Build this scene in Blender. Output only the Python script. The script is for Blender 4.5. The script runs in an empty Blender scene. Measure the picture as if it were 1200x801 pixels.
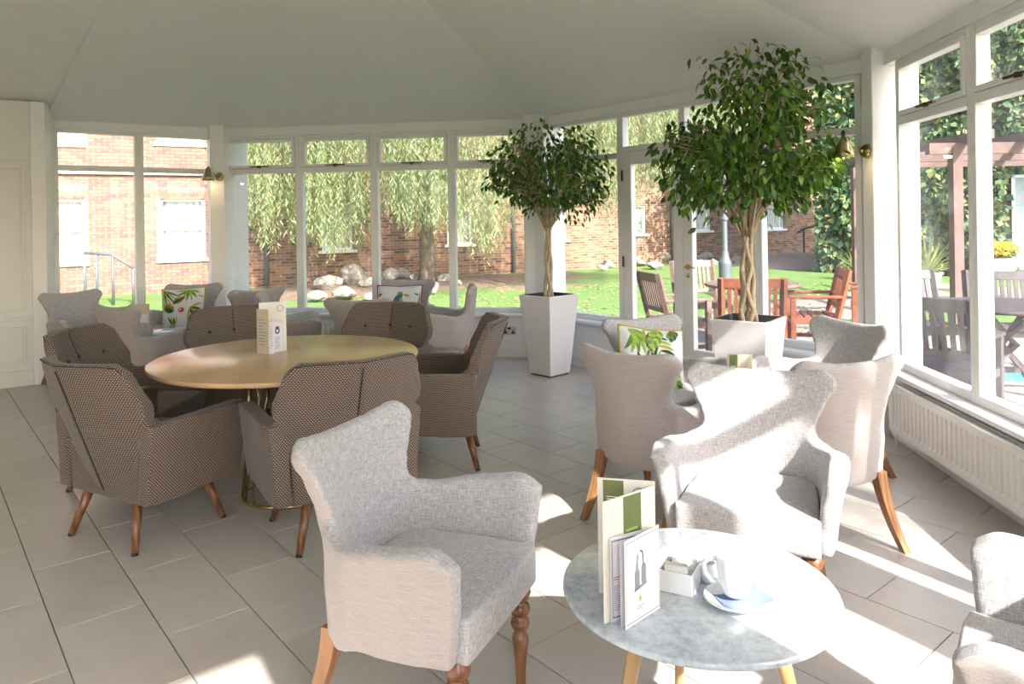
import bpy, bmesh, math, random
import numpy as np
from mathutils import Vector, Matrix
S = bpy.context.scene
COL = S.collection
R = math.radians
rnd = random.Random(7)

# ------------------------------------------------------------------ camera
F_PX, CY_PX, ROLL, EYE = 864.24, 256.8, -0.016, 1.46
cd = bpy.data.cameras.new('camera'); cam = bpy.data.objects.new('camera', cd); COL.objects.link(cam)
cd.sensor_width = 36; cd.lens = F_PX / 1200 * 36; cd.shift_y = -(400.5 - CY_PX) / 1200
cd.clip_start = 0.02; cd.clip_end = 300
cam.matrix_world = Matrix.Translation((0, 0, EYE)) @ Matrix.Rotation(math.pi / 2, 4, 'X') @ Matrix.Rotation(ROLL, 4, 'Z')
S.camera = cam

# ------------------------------------------------------------------ light
SUN_AZ = Vector((-0.53, 0.85)).normalized(); SUN_EL = R(36)
sd = bpy.data.lights.new('sun', 'SUN'); sun = bpy.data.objects.new('sun', sd); COL.objects.link(sun)
sd.energy = 10.8; sd.angle = R(0.8); sd.color = (1.0, 0.965, 0.92)
ldir = Vector((SUN_AZ.x * math.cos(SUN_EL), SUN_AZ.y * math.cos(SUN_EL), -math.sin(SUN_EL)))
sun.rotation_euler = ldir.to_track_quat('-Z', 'Y').to_euler(); sun.location = (8, -12, 12)
W = bpy.data.worlds.new('world'); S.world = W; W.use_nodes = True
wn = W.node_tree; wn.nodes.clear()
wo = wn.nodes.new('ShaderNodeOutputWorld'); wb = wn.nodes.new('ShaderNodeBackground'); ws = wn.nodes.new('ShaderNodeTexSky')
ws.sky_type = 'NISHITA'; ws.sun_disc = False; ws.sun_elevation = SUN_EL
ws.sun_rotation = math.atan2(-SUN_AZ.x, -SUN_AZ.y); ws.air_density = 1.0; ws.dust_density = 2.0; ws.ozone_density = 0.6
wb.inputs['Strength'].default_value = 0.5
wn.links.new(ws.outputs[0], wb.inputs[0]); wn.links.new(wb.outputs[0], wo.inputs[0])
S.view_settings.view_transform = 'Standard'; S.view_settings.look = 'None'
S.view_settings.gamma = 1.0; S.view_settings.use_curve_mapping = False
S.view_settings.exposure = 0.62

# ------------------------------------------------------------------ pixel helpers (direction only; distance comes from floor / walls)
def ray(px, py):
    a = (px - 600) / F_PX; b = (py - CY_PX) / F_PX; c, s = math.cos(ROLL), math.sin(ROLL)
    return Vector((c * a + s * b, 1.0, -(-s * a + c * b)))
def G(px, py, z=0.0):
    d = ray(px, py); t = (z - EYE) / d.z; return Vector((0, 0, EYE)) + d * t
def DP(px, py, Y): return Vector((0, 0, EYE)) + ray(px, py) * Y

# ------------------------------------------------------------------ materials
MATS = {}
def newmat(name):
    m = bpy.data.materials.new(name); m.use_nodes = True; nt = m.node_tree; nt.nodes.clear()
    o = nt.nodes.new('ShaderNodeOutputMaterial'); p = nt.nodes.new('ShaderNodeBsdfPrincipled'); nt.links.new(p.outputs[0], o.inputs[0])
    MATS[name] = m
    return m, nt, p, o
def N(nt, t, **k):
    n = nt.nodes.new(t)
    for a, v in k.items(): setattr(n, a, v)
    return n
def ramp(nt, src, stops):
    r = N(nt, 'ShaderNodeValToRGB'); e = r.color_ramp.elements
    while len(e) < len(stops): e.new(0.5)
    for i, (p, c) in enumerate(stops): e[i].position = p; e[i].color = (*c, 1)
    nt.links.new(src, r.inputs[0]); return r.outputs[0]
def texco(nt, kind='Object', scale=None):
    t = N(nt, 'ShaderNodeTexCoord'); o = t.outputs[kind]
    if scale is not None:
        mp = N(nt, 'ShaderNodeMapping'); mp.inputs['Scale'].default_value = scale; nt.links.new(o, mp.inputs[0]); o = mp.outputs[0]
    return o
def noise(nt, co, scale, detail=3, rough=0.55):
    n = N(nt, 'ShaderNodeTexNoise'); n.inputs['Scale'].default_value = scale; n.inputs['Detail'].default_value = detail
    n.inputs['Roughness'].default_value = rough; nt.links.new(co, n.inputs['Vector']); return n.outputs[0]
def bump(nt, p, h, strength, dist=0.002):
    b = N(nt, 'ShaderNodeBump'); b.inputs['Strength'].default_value = strength; b.inputs['Distance'].default_value = dist
    nt.links.new(h, b.inputs['Height']); nt.links.new(b.outputs[0], p.inputs['Normal'])
def plain(name, col, rough=0.5, metal=0.0, var=0.06, vscale=6.0, spec=0.5, coat=0.0, bmp=0.0, bscale=60.0):
    m, nt, p, o = newmat(name)
    co = texco(nt); n = noise(nt, co, vscale)
    c = ramp(nt, n, [(0.3, tuple(max(0, x * (1 - var)) for x in col)), (0.7, tuple(min(1, x * (1 + var)) for x in col))])
    nt.links.new(c, p.inputs['Base Color']); p.inputs['Roughness'].default_value = rough; p.inputs['Metallic'].default_value = metal
    p.inputs['Specular IOR Level'].default_value = spec; p.inputs['Coat Weight'].default_value = coat
    if bmp: bump(nt, p, noise(nt, co, bscale), bmp)
    return m
plain('white_paint', (0.79, 0.78, 0.77), 0.38, var=0.02, bmp=0.05)
plain('wall_paint', (0.72, 0.70, 0.665), 0.5, var=0.02)
plain('ceiling_paint', (0.765, 0.74, 0.715), 0.75, var=0.015)
plain('radiator_enamel', (0.78, 0.755, 0.72), 0.3, var=0.01)
plain('grey_metal', (0.30, 0.30, 0.31), 0.45, 0.6)  # one even metal grey, used on the house roof
plain('chrome', (0.8, 0.8, 0.8), 0.15, 1.0)
plain('brass', (0.62, 0.47, 0.22), 0.25, 1.0, var=0.08, vscale=30)
plain('old_brass', (0.42, 0.34, 0.19), 0.28, 1.0, var=0.1, vscale=30)
plain('dark_bronze', (0.10, 0.075, 0.05), 0.4, 0.6)
plain('pot_gloss', (0.78, 0.74, 0.74), 0.12, var=0.01, coat=0.5)
plain('pot_inside', (0.03, 0.03, 0.035), 0.6)
plain('pebble', (0.16, 0.17, 0.18), 0.6, var=0.5, vscale=30)
plain('porcelain', (0.85, 0.85, 0.86), 0.15, var=0.01, coat=0.4)
plain('paper', (0.83, 0.81, 0.79), 0.7, var=0.02)
plain('cream_paper', (0.78, 0.715, 0.64), 0.65, var=0.03)
plain('kraft_paper', (0.60, 0.50, 0.37), 0.7, var=0.05)
plain('lilac_paper', (0.74, 0.69, 0.74), 0.65, var=0.02)
plain('green_print', (0.155, 0.185, 0.06), 0.65, var=0.08, vscale=20)
plain('dark_print', (0.05, 0.05, 0.06), 0.7)
plain('grey_print', (0.30, 0.30, 0.32), 0.7)
plain('blue_print', (0.07, 0.12, 0.35), 0.7)
plain('red_print', (0.45, 0.06, 0.06), 0.7)
plain('lime_print', (0.35, 0.50, 0.10), 0.7)
plain('napkin_blue', (0.20, 0.25, 0.42), 0.8, var=0.05)
plain('plastic_black', (0.02, 0.02, 0.02), 0.4)
plain('steel', (0.55, 0.54, 0.52), 0.35, 0.9)
plain('frame_white_ext', (0.70, 0.70, 0.69), 0.4, var=0.01)
plain('curtain_net', (0.62, 0.64, 0.66), 0.9, var=0.15, vscale=9)
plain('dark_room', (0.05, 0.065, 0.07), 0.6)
plain('iron_black', (0.035, 0.037, 0.04), 0.45, 0.4)
plain('lamp_post_grey', (0.13, 0.145, 0.17), 0.45, 0.3)
plain('bin_green', (0.07, 0.10, 0.08), 0.55)
plain('concrete_path', (0.25, 0.205, 0.165), 0.85, var=0.12, vscale=3)
plain('teak_grey', (0.17, 0.105, 0.085), 0.6, var=0.25, vscale=14)
plain('teak_red', (0.22, 0.072, 0.04), 0.45, var=0.2, vscale=14)
plain('teak_dark', (0.065, 0.048, 0.05), 0.6, var=0.2, vscale=14)
plain('pergola_wood', (0.12, 0.07, 0.06), 0.7, var=0.25, vscale=5)
plain('stone', (0.29, 0.255, 0.21), 0.95, var=0.4, vscale=3.5, bmp=0.9, bscale=7)
plain('bark', (0.17, 0.135, 0.10), 0.95, var=0.4, vscale=7, bmp=0.7, bscale=14)
plain('ficus_bark', (0.50, 0.385, 0.26), 0.8, var=0.25, vscale=18, bmp=0.4, bscale=40)
plain('twig', (0.24, 0.16, 0.09), 0.8, var=0.2)
plain('terracotta_white', (0.78, 0.76, 0.72), 0.6, var=0.04)
plain('yellow_petal', (0.85, 0.62, 0.02), 0.7, var=0.15, vscale=20)
plain('mulch', (0.17, 0.11, 0.075), 0.95, var=0.4, vscale=10, bmp=0.6, bscale=30)
plain('fallen_leaf', (0.50, 0.36, 0.15), 0.8, var=0.4, vscale=2)
plain('mortar', (0.50, 0.44, 0.40), 0.95, var=0.1, vscale=12)
plain('mat_teal', (0.05, 0.20, 0.20), 0.8, var=0.1)
plain('drain_grey', (0.16, 0.17, 0.18), 0.5)

def leafmat(name, cols, trans=0.35, rough=0.45, vs=1.2):
    m, nt, p, o = newmat(name)
    oi = N(nt, 'ShaderNodeObjectInfo'); geo = N(nt, 'ShaderNodeNewGeometry')
    add = N(nt, 'ShaderNodeMath', operation='ADD'); nt.links.new(oi.outputs['Random'], add.inputs[0]); nt.links.new(geo.outputs['Random Per Island'], add.inputs[1])
    fr = N(nt, 'ShaderNodeMath', operation='FRACT'); nt.links.new(add.outputs[0], fr.inputs[0])
    k = len(cols); c = ramp(nt, fr.outputs[0], [(i / max(1, k - 1), cc) for i, cc in enumerate(cols)])
    nt.links.new(c, p.inputs['Base Color']); p.inputs['Roughness'].default_value = rough; p.inputs['Specular IOR Level'].default_value = 0.35
    tr = N(nt, 'ShaderNodeBsdfTranslucent'); nt.links.new(c, tr.inputs[0])
    mx = N(nt, 'ShaderNodeMixShader'); mx.inputs[0].default_value = trans
    nt.links.new(p.outputs[0], mx.inputs[1]); nt.links.new(tr.outputs[0], mx.inputs[2]); nt.links.new(mx.outputs[0], o.inputs[0])
    return m
leafmat('ficus_leaf', [(0.03, 0.075, 0.012), (0.055, 0.13, 0.018), (0.09, 0.20, 0.025), (0.17, 0.30, 0.035)], 0.3, 0.32)
leafmat('willow_leaf', [(0.16, 0.235, 0.10), (0.26, 0.33, 0.17), (0.33, 0.375, 0.20), (0.40, 0.35, 0.13)], 0.45)
leafmat('ivy_leaf', [(0.05, 0.11, 0.06), (0.10, 0.19, 0.085), (0.19, 0.27, 0.12), (0.38, 0.36, 0.12)], 0.3)
leafmat('shrub_leaf', [(0.05, 0.10, 0.03), (0.09, 0.16, 0.05), (0.14, 0.20, 0.07)], 0.3)
leafmat('palm_leaf', [(0.20, 0.27, 0.07), (0.33, 0.38, 0.12), (0.42, 0.42, 0.16)], 0.3)
leafmat('petal_pink', [(0.55, 0.12, 0.12), (0.65, 0.25, 0.22)], 0.3)

def m_glass():
    m, nt, p, o = newmat('glass'); nt.nodes.remove(p)
    t = N(nt, 'ShaderNodeBsdfTransparent'); t.inputs[0].default_value = (0.965, 0.975, 0.97, 1)
    g = N(nt, 'ShaderNodeBsdfGlossy'); g.inputs['Roughness'].default_value = 0.0
    d = N(nt, 'ShaderNodeBsdfTranslucent'); d.inputs[0].default_value = (0.8, 0.8, 0.8, 1)
    lw = N(nt, 'ShaderNodeLayerWeight'); lw.inputs[0].default_value = 0.5
    pw = N(nt, 'ShaderNodeMath', operation='POWER'); pw.inputs[1].default_value = 5.0; nt.links.new(lw.outputs['Facing'], pw.inputs[0])
    fr = N(nt, 'ShaderNodeMath', operation='MULTIPLY_ADD'); fr.inputs[1].default_value = 0.45; fr.inputs[2].default_value = 0.022; nt.links.new(pw.outputs[0], fr.inputs[0])
    m1 = N(nt, 'ShaderNodeMixShader'); nt.links.new(fr.outputs[0], m1.inputs[0]); nt.links.new(t.outputs[0], m1.inputs[1]); nt.links.new(g.outputs[0], m1.inputs[2])
    n = noise(nt, texco(nt), 2.2, 4, 0.6)     # faint film of dust
    mr = N(nt, 'ShaderNodeMapRange'); mr.inputs[1].default_value = 0.45; mr.inputs[2].default_value = 0.85; mr.inputs[3].default_value = 0.006; mr.inputs[4].default_value = 0.06
    nt.links.new(n, mr.inputs[0])
    m2 = N(nt, 'ShaderNodeMixShader'); nt.links.new(mr.outputs[0], m2.inputs[0]); nt.links.new(m1.outputs[0], m2.inputs[1]); nt.links.new(d.outputs[0], m2.inputs[2])
    nt.links.new(m2.outputs[0], o.inputs[0])
m_glass()
def m_wood(name, c1, c2, scale=(3, 3, 30), rough=0.35, coat=0.2, dist=6):
    m, nt, p, o = newmat(name)
    co = texco(nt, 'Object', scale); w = N(nt, 'ShaderNodeTexWave'); w.inputs['Scale'].default_value = 2.0; w.inputs['Distortion'].default_value = dist
    w.inputs['Detail'].default_value = 3; nt.links.new(co, w.inputs[0]); n = noise(nt, co, 9, 4)
    mx = N(nt, 'ShaderNodeMath', operation='MULTIPLY_ADD'); mx.inputs[1].default_value = 0.45; nt.links.new(w.outputs['Fac'], mx.inputs[0])
    ms = N(nt, 'ShaderNodeMath', operation='MULTIPLY'); ms.inputs[1].default_value = 0.55; nt.links.new(n, ms.inputs[0]); nt.links.new(ms.outputs[0], mx.inputs[2])
    nt.links.new(ramp(nt, mx.outputs[0], [(0.25, c1), (0.75, c2)]), p.inputs['Base Color'])
    p.inputs['Roughness'].default_value = rough; p.inputs['Coat Weight'].default_value = coat
m_wood('walnut', (0.14, 0.055, 0.022), (0.27, 0.115, 0.045), (6, 6, 1.2))
m_wood('leg_wood', (0.26, 0.12, 0.05), (0.40, 0.20, 0.09), (6, 6, 1.2))
m_wood('oak_leg', (0.42, 0.24, 0.10), (0.55, 0.33, 0.15), (6, 6, 1.2))
m_wood('oak_top', (0.50, 0.315, 0.165), (0.565, 0.37, 0.205), (0.6, 7, 1), 0.24, 0.0, 1.5)
def m_marble():
    m, nt, p, o = newmat('marble'); co = texco(nt)
    n1 = noise(nt, co, 7, 8, 0.7); n2 = noise(nt, co, 34, 4, 0.7)
    a = N(nt, 'ShaderNodeMath', operation='MULTIPLY_ADD'); a.inputs[1].default_value = 0.55; nt.links.new(n2, a.inputs[0])
    b = N(nt, 'ShaderNodeMath', operation='MULTIPLY'); b.inputs[1].default_value = 0.45; nt.links.new(n1, b.inputs[0]); nt.links.new(b.outputs[0], a.inputs[2])
    nt.links.new(ramp(nt, a.outputs[0], [(0.34, (0.30, 0.33, 0.37)), (0.5, (0.50, 0.53, 0.57)), (0.66, (0.66, 0.68, 0.71))]), p.inputs['Base Color'])
    p.inputs['Roughness'].default_value = 0.15; p.inputs['Coat Weight'].default_value = 0.3
m_marble()
def m_tile():
    m, nt, p, o = newmat('floor_tile'); co = texco(nt); oi = N(nt, 'ShaderNodeObjectInfo')
    off = N(nt, 'ShaderNodeVectorMath', operation='ADD'); cb = N(nt, 'ShaderNodeCombineXYZ')
    mu = N(nt, 'ShaderNodeMath', operation='MULTIPLY'); mu.inputs[1].default_value = 57.0; nt.links.new(oi.outputs['Random'], mu.inputs[0]); nt.links.new(mu.outputs[0], cb.inputs[2])
    nt.links.new(co, off.inputs[0]); nt.links.new(cb.outputs[0], off.inputs[1])
    n1 = noise(nt, off.outputs[0], 4.5, 6, 0.6); n2 = noise(nt, off.outputs[0], 40, 3, 0.6)
    a = N(nt, 'ShaderNodeMath', operation='MULTIPLY_ADD'); a.inputs[1].default_value = 0.25; nt.links.new(n2, a.inputs[0])
    b = N(nt, 'ShaderNodeMath', operation='MULTIPLY_ADD'); b.inputs[1].default_value = 0.6; nt.links.new(n1, b.inputs[0])
    c = N(nt, 'ShaderNodeMath', operation='MULTIPLY'); c.inputs[1].default_value = 0.15; nt.links.new(oi.outputs['Random'], c.inputs[0])
    nt.links.new(c.outputs[0], b.inputs[2]); nt.links.new(b.outputs[0], a.inputs[2])
    nt.links.new(ramp(nt, a.outputs[0], [(0.3, (0.475, 0.425, 0.375)), (0.7, (0.575, 0.525, 0.47))]), p.inputs['Base Color'])
    p.inputs['Roughness'].default_value = 0.34; p.inputs['Specular IOR Level'].default_value = 0.45
m_tile(); plain('grout', (0.20, 0.18, 0.16), 0.9, var=0.1)
def m_linen(name, c1, c2, fine=False):
    m, nt, p, o = newmat(name); t = N(nt, 'ShaderNodeTexCoord')
    def thread(sx, sy):
        mp = N(nt, 'ShaderNodeMapping'); mp.inputs['Scale'].default_value = (sx, sy, 1); nt.links.new(t.outputs['UV'], mp.inputs[0]); return noise(nt, mp.outputs[0], 1.0, 2, 0.6)
    a = thread(34, 330) if not fine else thread(14, 330); b = thread(330, 34) if not fine else thread(200, 200)
    s = N(nt, 'ShaderNodeMath', operation='ADD'); nt.links.new(a, s.inputs[0]); nt.links.new(b, s.inputs[1])
    h = N(nt, 'ShaderNodeMath', operation='MULTIPLY'); h.inputs[1].default_value = 0.5; nt.links.new(s.outputs[0], h.inputs[0])
    nt.links.new(ramp(nt, h.outputs[0], [(0.36, c1), (0.64, c2)]), p.inputs['Base Color'])
    p.inputs['Roughness'].default_value = 0.9; p.inputs['Sheen Weight'].default_value = 0.25; p.inputs['Specular IOR Level'].default_value = 0.2
    bump(nt, p, h.outputs[0], 0.35, 0.002)
m_linen('linen_grey', (0.27, 0.252, 0.255), (0.57, 0.54, 0.54))
m_linen('linen_beige', (0.36, 0.305, 0.285), (0.48, 0.415, 0.39), True)
def m_dash():
    m, nt, p, o = newmat('brown_dash_weave'); t = N(nt, 'ShaderNodeTexCoord'); mp = N(nt, 'ShaderNodeMapping'); mp.inputs['Scale'].default_value = (1 / 0.0125, 1 / 0.0125, 1)
    nt.links.new(t.outputs['UV'], mp.inputs[0])
    br = N(nt, 'ShaderNodeTexBrick'); br.offset = 0.5; br.inputs['Scale'].default_value = 1.0; br.inputs['Mortar Size'].default_value = 0.125; br.inputs['Mortar Smooth'].default_value = 0.2
    br.inputs['Brick Width'].default_value = 1.0; br.inputs['Row Height'].default_value = 0.62
    br.inputs['Color1'].default_value = (1, 1, 1, 1); br.inputs['Color2'].default_value = (1, 1, 1, 1); br.inputs['Mortar'].default_value = (0, 0, 0, 1)
    nt.links.new(mp.outputs[0], br.inputs[0])
    # pale dashes: short marks at the middle of each cell
    sp = N(nt, 'ShaderNodeSeparateXYZ'); nt.links.new(mp.outputs[0], sp.inputs[0])
    row = N(nt, 'ShaderNodeMath', operation='DIVIDE'); row.inputs[1].default_value = 0.62; nt.links.new(sp.outputs[1], row.inputs[0])
    fl = N(nt, 'ShaderNodeMath', operation='FLOOR'); nt.links.new(row.outputs[0], fl.inputs[0])
    hf = N(nt, 'ShaderNodeMath', operation='MULTIPLY'); hf.inputs[1].default_value = 0.5; nt.links.new(fl.outputs[0], hf.inputs[0])
    ad = N(nt, 'ShaderNodeMath', operation='ADD'); nt.links.new(sp.outputs[0], ad.inputs[0]); nt.links.new(hf.outputs[0], ad.inputs[1])
    fx = N(nt, 'ShaderNodeMath', operation='FRACT'); nt.links.new(ad.outputs[0], fx.inputs[0])
    fy = N(nt, 'ShaderNodeMath', operation='FRACT'); nt.links.new(row.outputs[0], fy.inputs[0])
    def band(src, lo, hi):
        c = N(nt, 'ShaderNodeMath', operation='COMPARE'); c.inputs[1].default_value = (lo + hi) / 2; c.inputs[2].default_value = (hi - lo) / 2; nt.links.new(src, c.inputs[0]); return c.outputs[0]
    mu = N(nt, 'ShaderNodeMath', operation='MULTIPLY'); nt.links.new(band(fx.outputs[0], 0.28, 0.72), mu.inputs[0]); nt.links.new(band(fy.outputs[0], 0.3, 0.7), mu.inputs[1])
    mix = N(nt, 'ShaderNodeMix', data_type='RGBA'); nt.links.new(mu.outputs[0], mix.inputs[0])
    mix.inputs[6].default_value = (0.088, 0.060, 0.047, 1); mix.inputs[7].default_value = (0.42, 0.345, 0.29, 1)
    nt.links.new(mix.outputs[2], p.inputs['Base Color']); p.inputs['Roughness'].default_value = 0.85; p.inputs['Sheen Weight'].default_value = 0.15; p.inputs['Specular IOR Level'].default_value = 0.2
    bump(nt, p, mu.outputs[0], 0.25, 0.002)
m_dash(); plain('piping_dark', (0.04, 0.028, 0.024), 0.8)
def m_brickwall(name, cols, mortar):
    m, nt, p, o = newmat(name); t = N(nt, 'ShaderNodeTexCoord')
    br = N(nt, 'ShaderNodeTexBrick'); br.inputs['Scale'].default_value = 1.0; br.inputs['Brick Width'].default_value = 0.225; br.inputs['Row Height'].default_value = 0.075
    br.inputs['Mortar Size'].default_value = 0.006; br.inputs['Bias'].default_value = 0.0
    br.inputs['Color1'].default_value = (0, 0, 0, 1); br.inputs['Color2'].default_value = (1, 1, 1, 1); br.inputs['Mortar'].default_value = (0.5, 0.5, 0.5, 1)
    nt.links.new(t.outputs['UV'], br.inputs[0])
    c = ramp(nt, br.outputs['Color'], [(i / (len(cols) - 1), cc) for i, cc in enumerate(cols)])
    mix = N(nt, 'ShaderNodeMix', data_type='RGBA'); nt.links.new(br.outputs['Fac'], mix.inputs[0]); nt.links.new(c, mix.inputs[6]); mix.inputs[7].default_value = (*mortar, 1)
    nt.links.new(mix.outputs[2], p.inputs['Base Color']); p.inputs['Roughness'].default_value = 0.9
    inv = N(nt, 'ShaderNodeMath', operation='SUBTRACT'); inv.inputs[0].default_value = 1.0; nt.links.new(br.outputs['Fac'], inv.inputs[1]); bump(nt, p, inv.outputs[0], 0.6, 0.008)
m_brickwall('far_brickwork', [(0.085, 0.05, 0.034), (0.18, 0.085, 0.05), (0.25, 0.115, 0.065), (0.30, 0.15, 0.09)], (0.30, 0.25, 0.20))
def m_brick():
    m, nt, p, o = newmat('brick'); oi = N(nt, 'ShaderNodeObjectInfo'); geo = N(nt, 'ShaderNodeNewGeometry')
    a = N(nt, 'ShaderNodeMath', operation='ADD'); nt.links.new(oi.outputs['Random'], a.inputs[0]); nt.links.new(geo.outputs['Random Per Island'], a.inputs[1])
    f = N(nt, 'ShaderNodeMath', operation='FRACT'); nt.links.new(a.outputs[0], f.inputs[0])
    nt.links.new(ramp(nt, f.outputs[0], [(0.0, (0.15, 0.085, 0.08)), (0.2, (0.225, 0.105, 0.08)), (0.6, (0.265, 0.12, 0.085)), (1.0, (0.30, 0.145, 0.10))]), p.inputs['Base Color']); p.inputs['Roughness'].default_value = 0.9
m_brick()
def m_grass():
    m, nt, p, o = newmat('lawn_grass'); co = texco(nt); n1 = noise(nt, co, 0.5, 4); n2 = noise(nt, co, 14, 5, 0.75)
    a = N(nt, 'ShaderNodeMath', operation='MULTIPLY_ADD'); a.inputs[1].default_value = 0.6; nt.links.new(n2, a.inputs[0])
    b = N(nt, 'ShaderNodeMath', operation='MULTIPLY'); b.inputs[1].default_value = 0.4; nt.links.new(n1, b.inputs[0]); nt.links.new(b.outputs[0], a.inputs[2])
    nt.links.new(ramp(nt, a.outputs[0], [(0.32, (0.065, 0.12, 0.022)), (0.5, (0.11, 0.195, 0.042)), (0.7, (0.18, 0.25, 0.075))]), p.inputs['Base Color'])
    p.inputs['Roughness'].default_value = 0.9; bump(nt, p, n2, 0.8, 0.03)
m_grass()
def m_paving():
    m, nt, p, o = newmat('patio_slab'); co = texco(nt); n = noise(nt, co, 5, 5)
    nt.links.new(ramp(nt, n, [(0.3, (0.22, 0.19, 0.165)), (0.7, (0.30, 0.265, 0.23))]), p.inputs['Base Color']); p.inputs['Roughness'].default_value = 0.8
m_paving()

# ------------------------------------------------------------------ mesh builder
class MB:
    def __init__(s): s.v = []; s.f = []; s.m = []; s.uv = {}
    def add(s, verts, faces, mi=0, uvs=None):
        b = len(s.v); s.v += [tuple(p) for p in verts]
        for i, f in enumerate(faces):
            if uvs is not None: s.uv[len(s.f)] = [uvs[k] for k in f]
            s.f.append(tuple(b + k for k in f)); s.m.append(mi)
        return s
    def box(s, x0, x1, y0, y1, z0, z1, mi=0, M=None):
        v = [Vector((x, y, z)) for z in (z0, z1) for y in (y0, y1) for x in (x0, x1)]
        if M is not None: v = [M @ p for p in v]
        return s.add(v, [(0, 2, 3, 1), (4, 5, 7, 6), (0, 1, 5, 4), (1, 3, 7, 5), (3, 2, 6, 7), (2, 0, 4, 6)], mi)
    def prism(s, poly, z0, z1, mi=0, M=None):
        n = len(poly); v = [Vector((p[0], p[1], z0)) for p in poly] + [Vector((p[0], p[1], z1)) for p in poly]
        if M is not None: v = [M @ p for p in v]
        fs = [tuple(range(n - 1, -1, -1)), tuple(range(n, 2 * n))] + [(i, (i + 1) % n, n + (i + 1) % n, n + i) for i in range(n)]
        return s.add(v, fs, mi)
    def tube(s, pts, rad, seg=8, mi=0, cap=True):
        pts = [Vector(p) for p in pts]; n = len(pts)
        if not hasattr(rad, '__len__'): rad = [rad] * n
        ref = None; rings = []
        for i in range(n):
            t = (pts[min(i + 1, n - 1)] - pts[max(i - 1, 0)]).normalized()
            if ref is None: ref = Vector((0, 0, 1)) if abs(t.z) < 0.9 else Vector((1, 0, 0))
            a = (ref - t * ref.dot(t))
            a = a.normalized() if a.length > 1e-5 else t.orthogonal().normalized()
            b = t.cross(a); ref = a
            rings.append([pts[i] + (a * math.cos(2 * math.pi * k / seg) + b * math.sin(2 * math.pi * k / seg)) * rad[i] for k in range(seg)])
        v = [p for r in rings for p in r]
        fs = [(i * seg + k, i * seg + (k + 1) % seg, (i + 1) * seg + (k + 1) % seg, (i + 1) * seg + k) for i in range(n - 1) for k in range(seg)]
        if cap: fs += [tuple(range(seg - 1, -1, -1)), tuple((n - 1) * seg + k for k in range(seg))]
        return s.add(v, fs, mi)
    def ring(s, c, r, tr, seg=40, ts=8, mi=0):
        v = []; fs = []
        for i in range(seg):
            a = 2 * math.pi * i / seg
            for k in range(ts):
                b = 2 * math.pi * k / ts; q = r + tr * math.cos(b)
                v.append((c[0] + q * math.cos(a), c[1] + q * math.sin(a), c[2] + tr * math.sin(b)))
        for i in range(seg):
            for k in range(ts):
                fs.append((i * ts + k, ((i + 1) % seg) * ts + k, ((i + 1) % seg) * ts + (k + 1) % ts, i * ts + (k + 1) % ts))
        return s.add(v, fs, mi)
    def lathe(s, prof, seg=24, mi=0, c=(0, 0, 0), M=None, closed=False):
        v = []
        for r, z in prof:
            for k in range(seg):
                a = 2 * math.pi * k / seg; p = Vector((c[0] + r * math.cos(a), c[1] + r * math.sin(a), c[2] + z)); v.append(M @ p if M is not None else p)
        n = len(prof)
        fs = [(i * seg + k, i * seg + (k + 1) % seg, (i + 1) * seg + (k + 1) % seg, (i + 1) * seg + k) for i in range(n - 1) for k in range(seg)]
        if closed: fs += [((n - 1) * seg + k, (n - 1) * seg + (k + 1) % seg, (k + 1) % seg, k) for k in range(seg)]
        else: fs += [tuple(range(seg - 1, -1, -1)), tuple((n - 1) * seg + k for k in range(seg))]
        return s.add(v, fs, mi)
    def grid(s, fn, nu, nv, mi=0, flip=False):
        v = [fn(i / (nu - 1), j / (nv - 1)) for j in range(nv) for i in range(nu)]
        fs = []
        for j in range(nv - 1):
            for i in range(nu - 1):
                q = (j * nu + i, j * nu + i + 1, (j + 1) * nu + i + 1, (j + 1) * nu + i); fs.append(q[::-1] if flip else q)
        return s.add(v, fs, mi)
    def slab(s, front, back, nu, nv, mi=0):
        """closed solid between two grids front(u,v), back(u,v)"""
        b = len(s.v); a = [tuple(front(i / (nu - 1), j / (nv - 1))) for j in range(nv) for i in range(nu)]
        c = [tuple(back(i / (nu - 1), j / (nv - 1))) for j in range(nv) for i in range(nu)]
        o = nu * nv; fs = []; I = lambda i, j: j * nu + i
        for j in range(nv - 1):
            for i in range(nu - 1):
                fs.append((I(i, j), I(i + 1, j), I(i + 1, j + 1), I(i, j + 1))); fs.append((o + I(i, j + 1), o + I(i + 1, j + 1), o + I(i + 1, j), o + I(i, j)))
        for i in range(nu - 1):
            fs.append((I(i + 1, 0), I(i, 0), o + I(i, 0), o + I(i + 1, 0))); fs.append((I(i, nv - 1), I(i + 1, nv - 1), o + I(i + 1, nv - 1), o + I(i, nv - 1)))
        for j in range(nv - 1):
            fs.append((I(0, j), I(0, j + 1), o + I(0, j + 1), o + I(0, j))); fs.append((I(nu - 1, j + 1), I(nu - 1, j), o + I(nu - 1, j), o + I(nu - 1, j + 1)))
        return s.add(a + c, fs, mi)
    def mesh(s, name, mats, smooth=False, uvbox=False):
        me = bpy.data.meshes.new(name); me.from_pydata(s.v, [], s.f)
        for m in mats: me.materials.append(MATS[m])
        if len(mats) > 1: me.polygons.foreach_set('material_index', s.m)
        if uvbox: box_uv(me)
        if smooth: me.polygons.foreach_set('use_smooth', [True] * len(s.f))
        me.update(); return me
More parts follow.
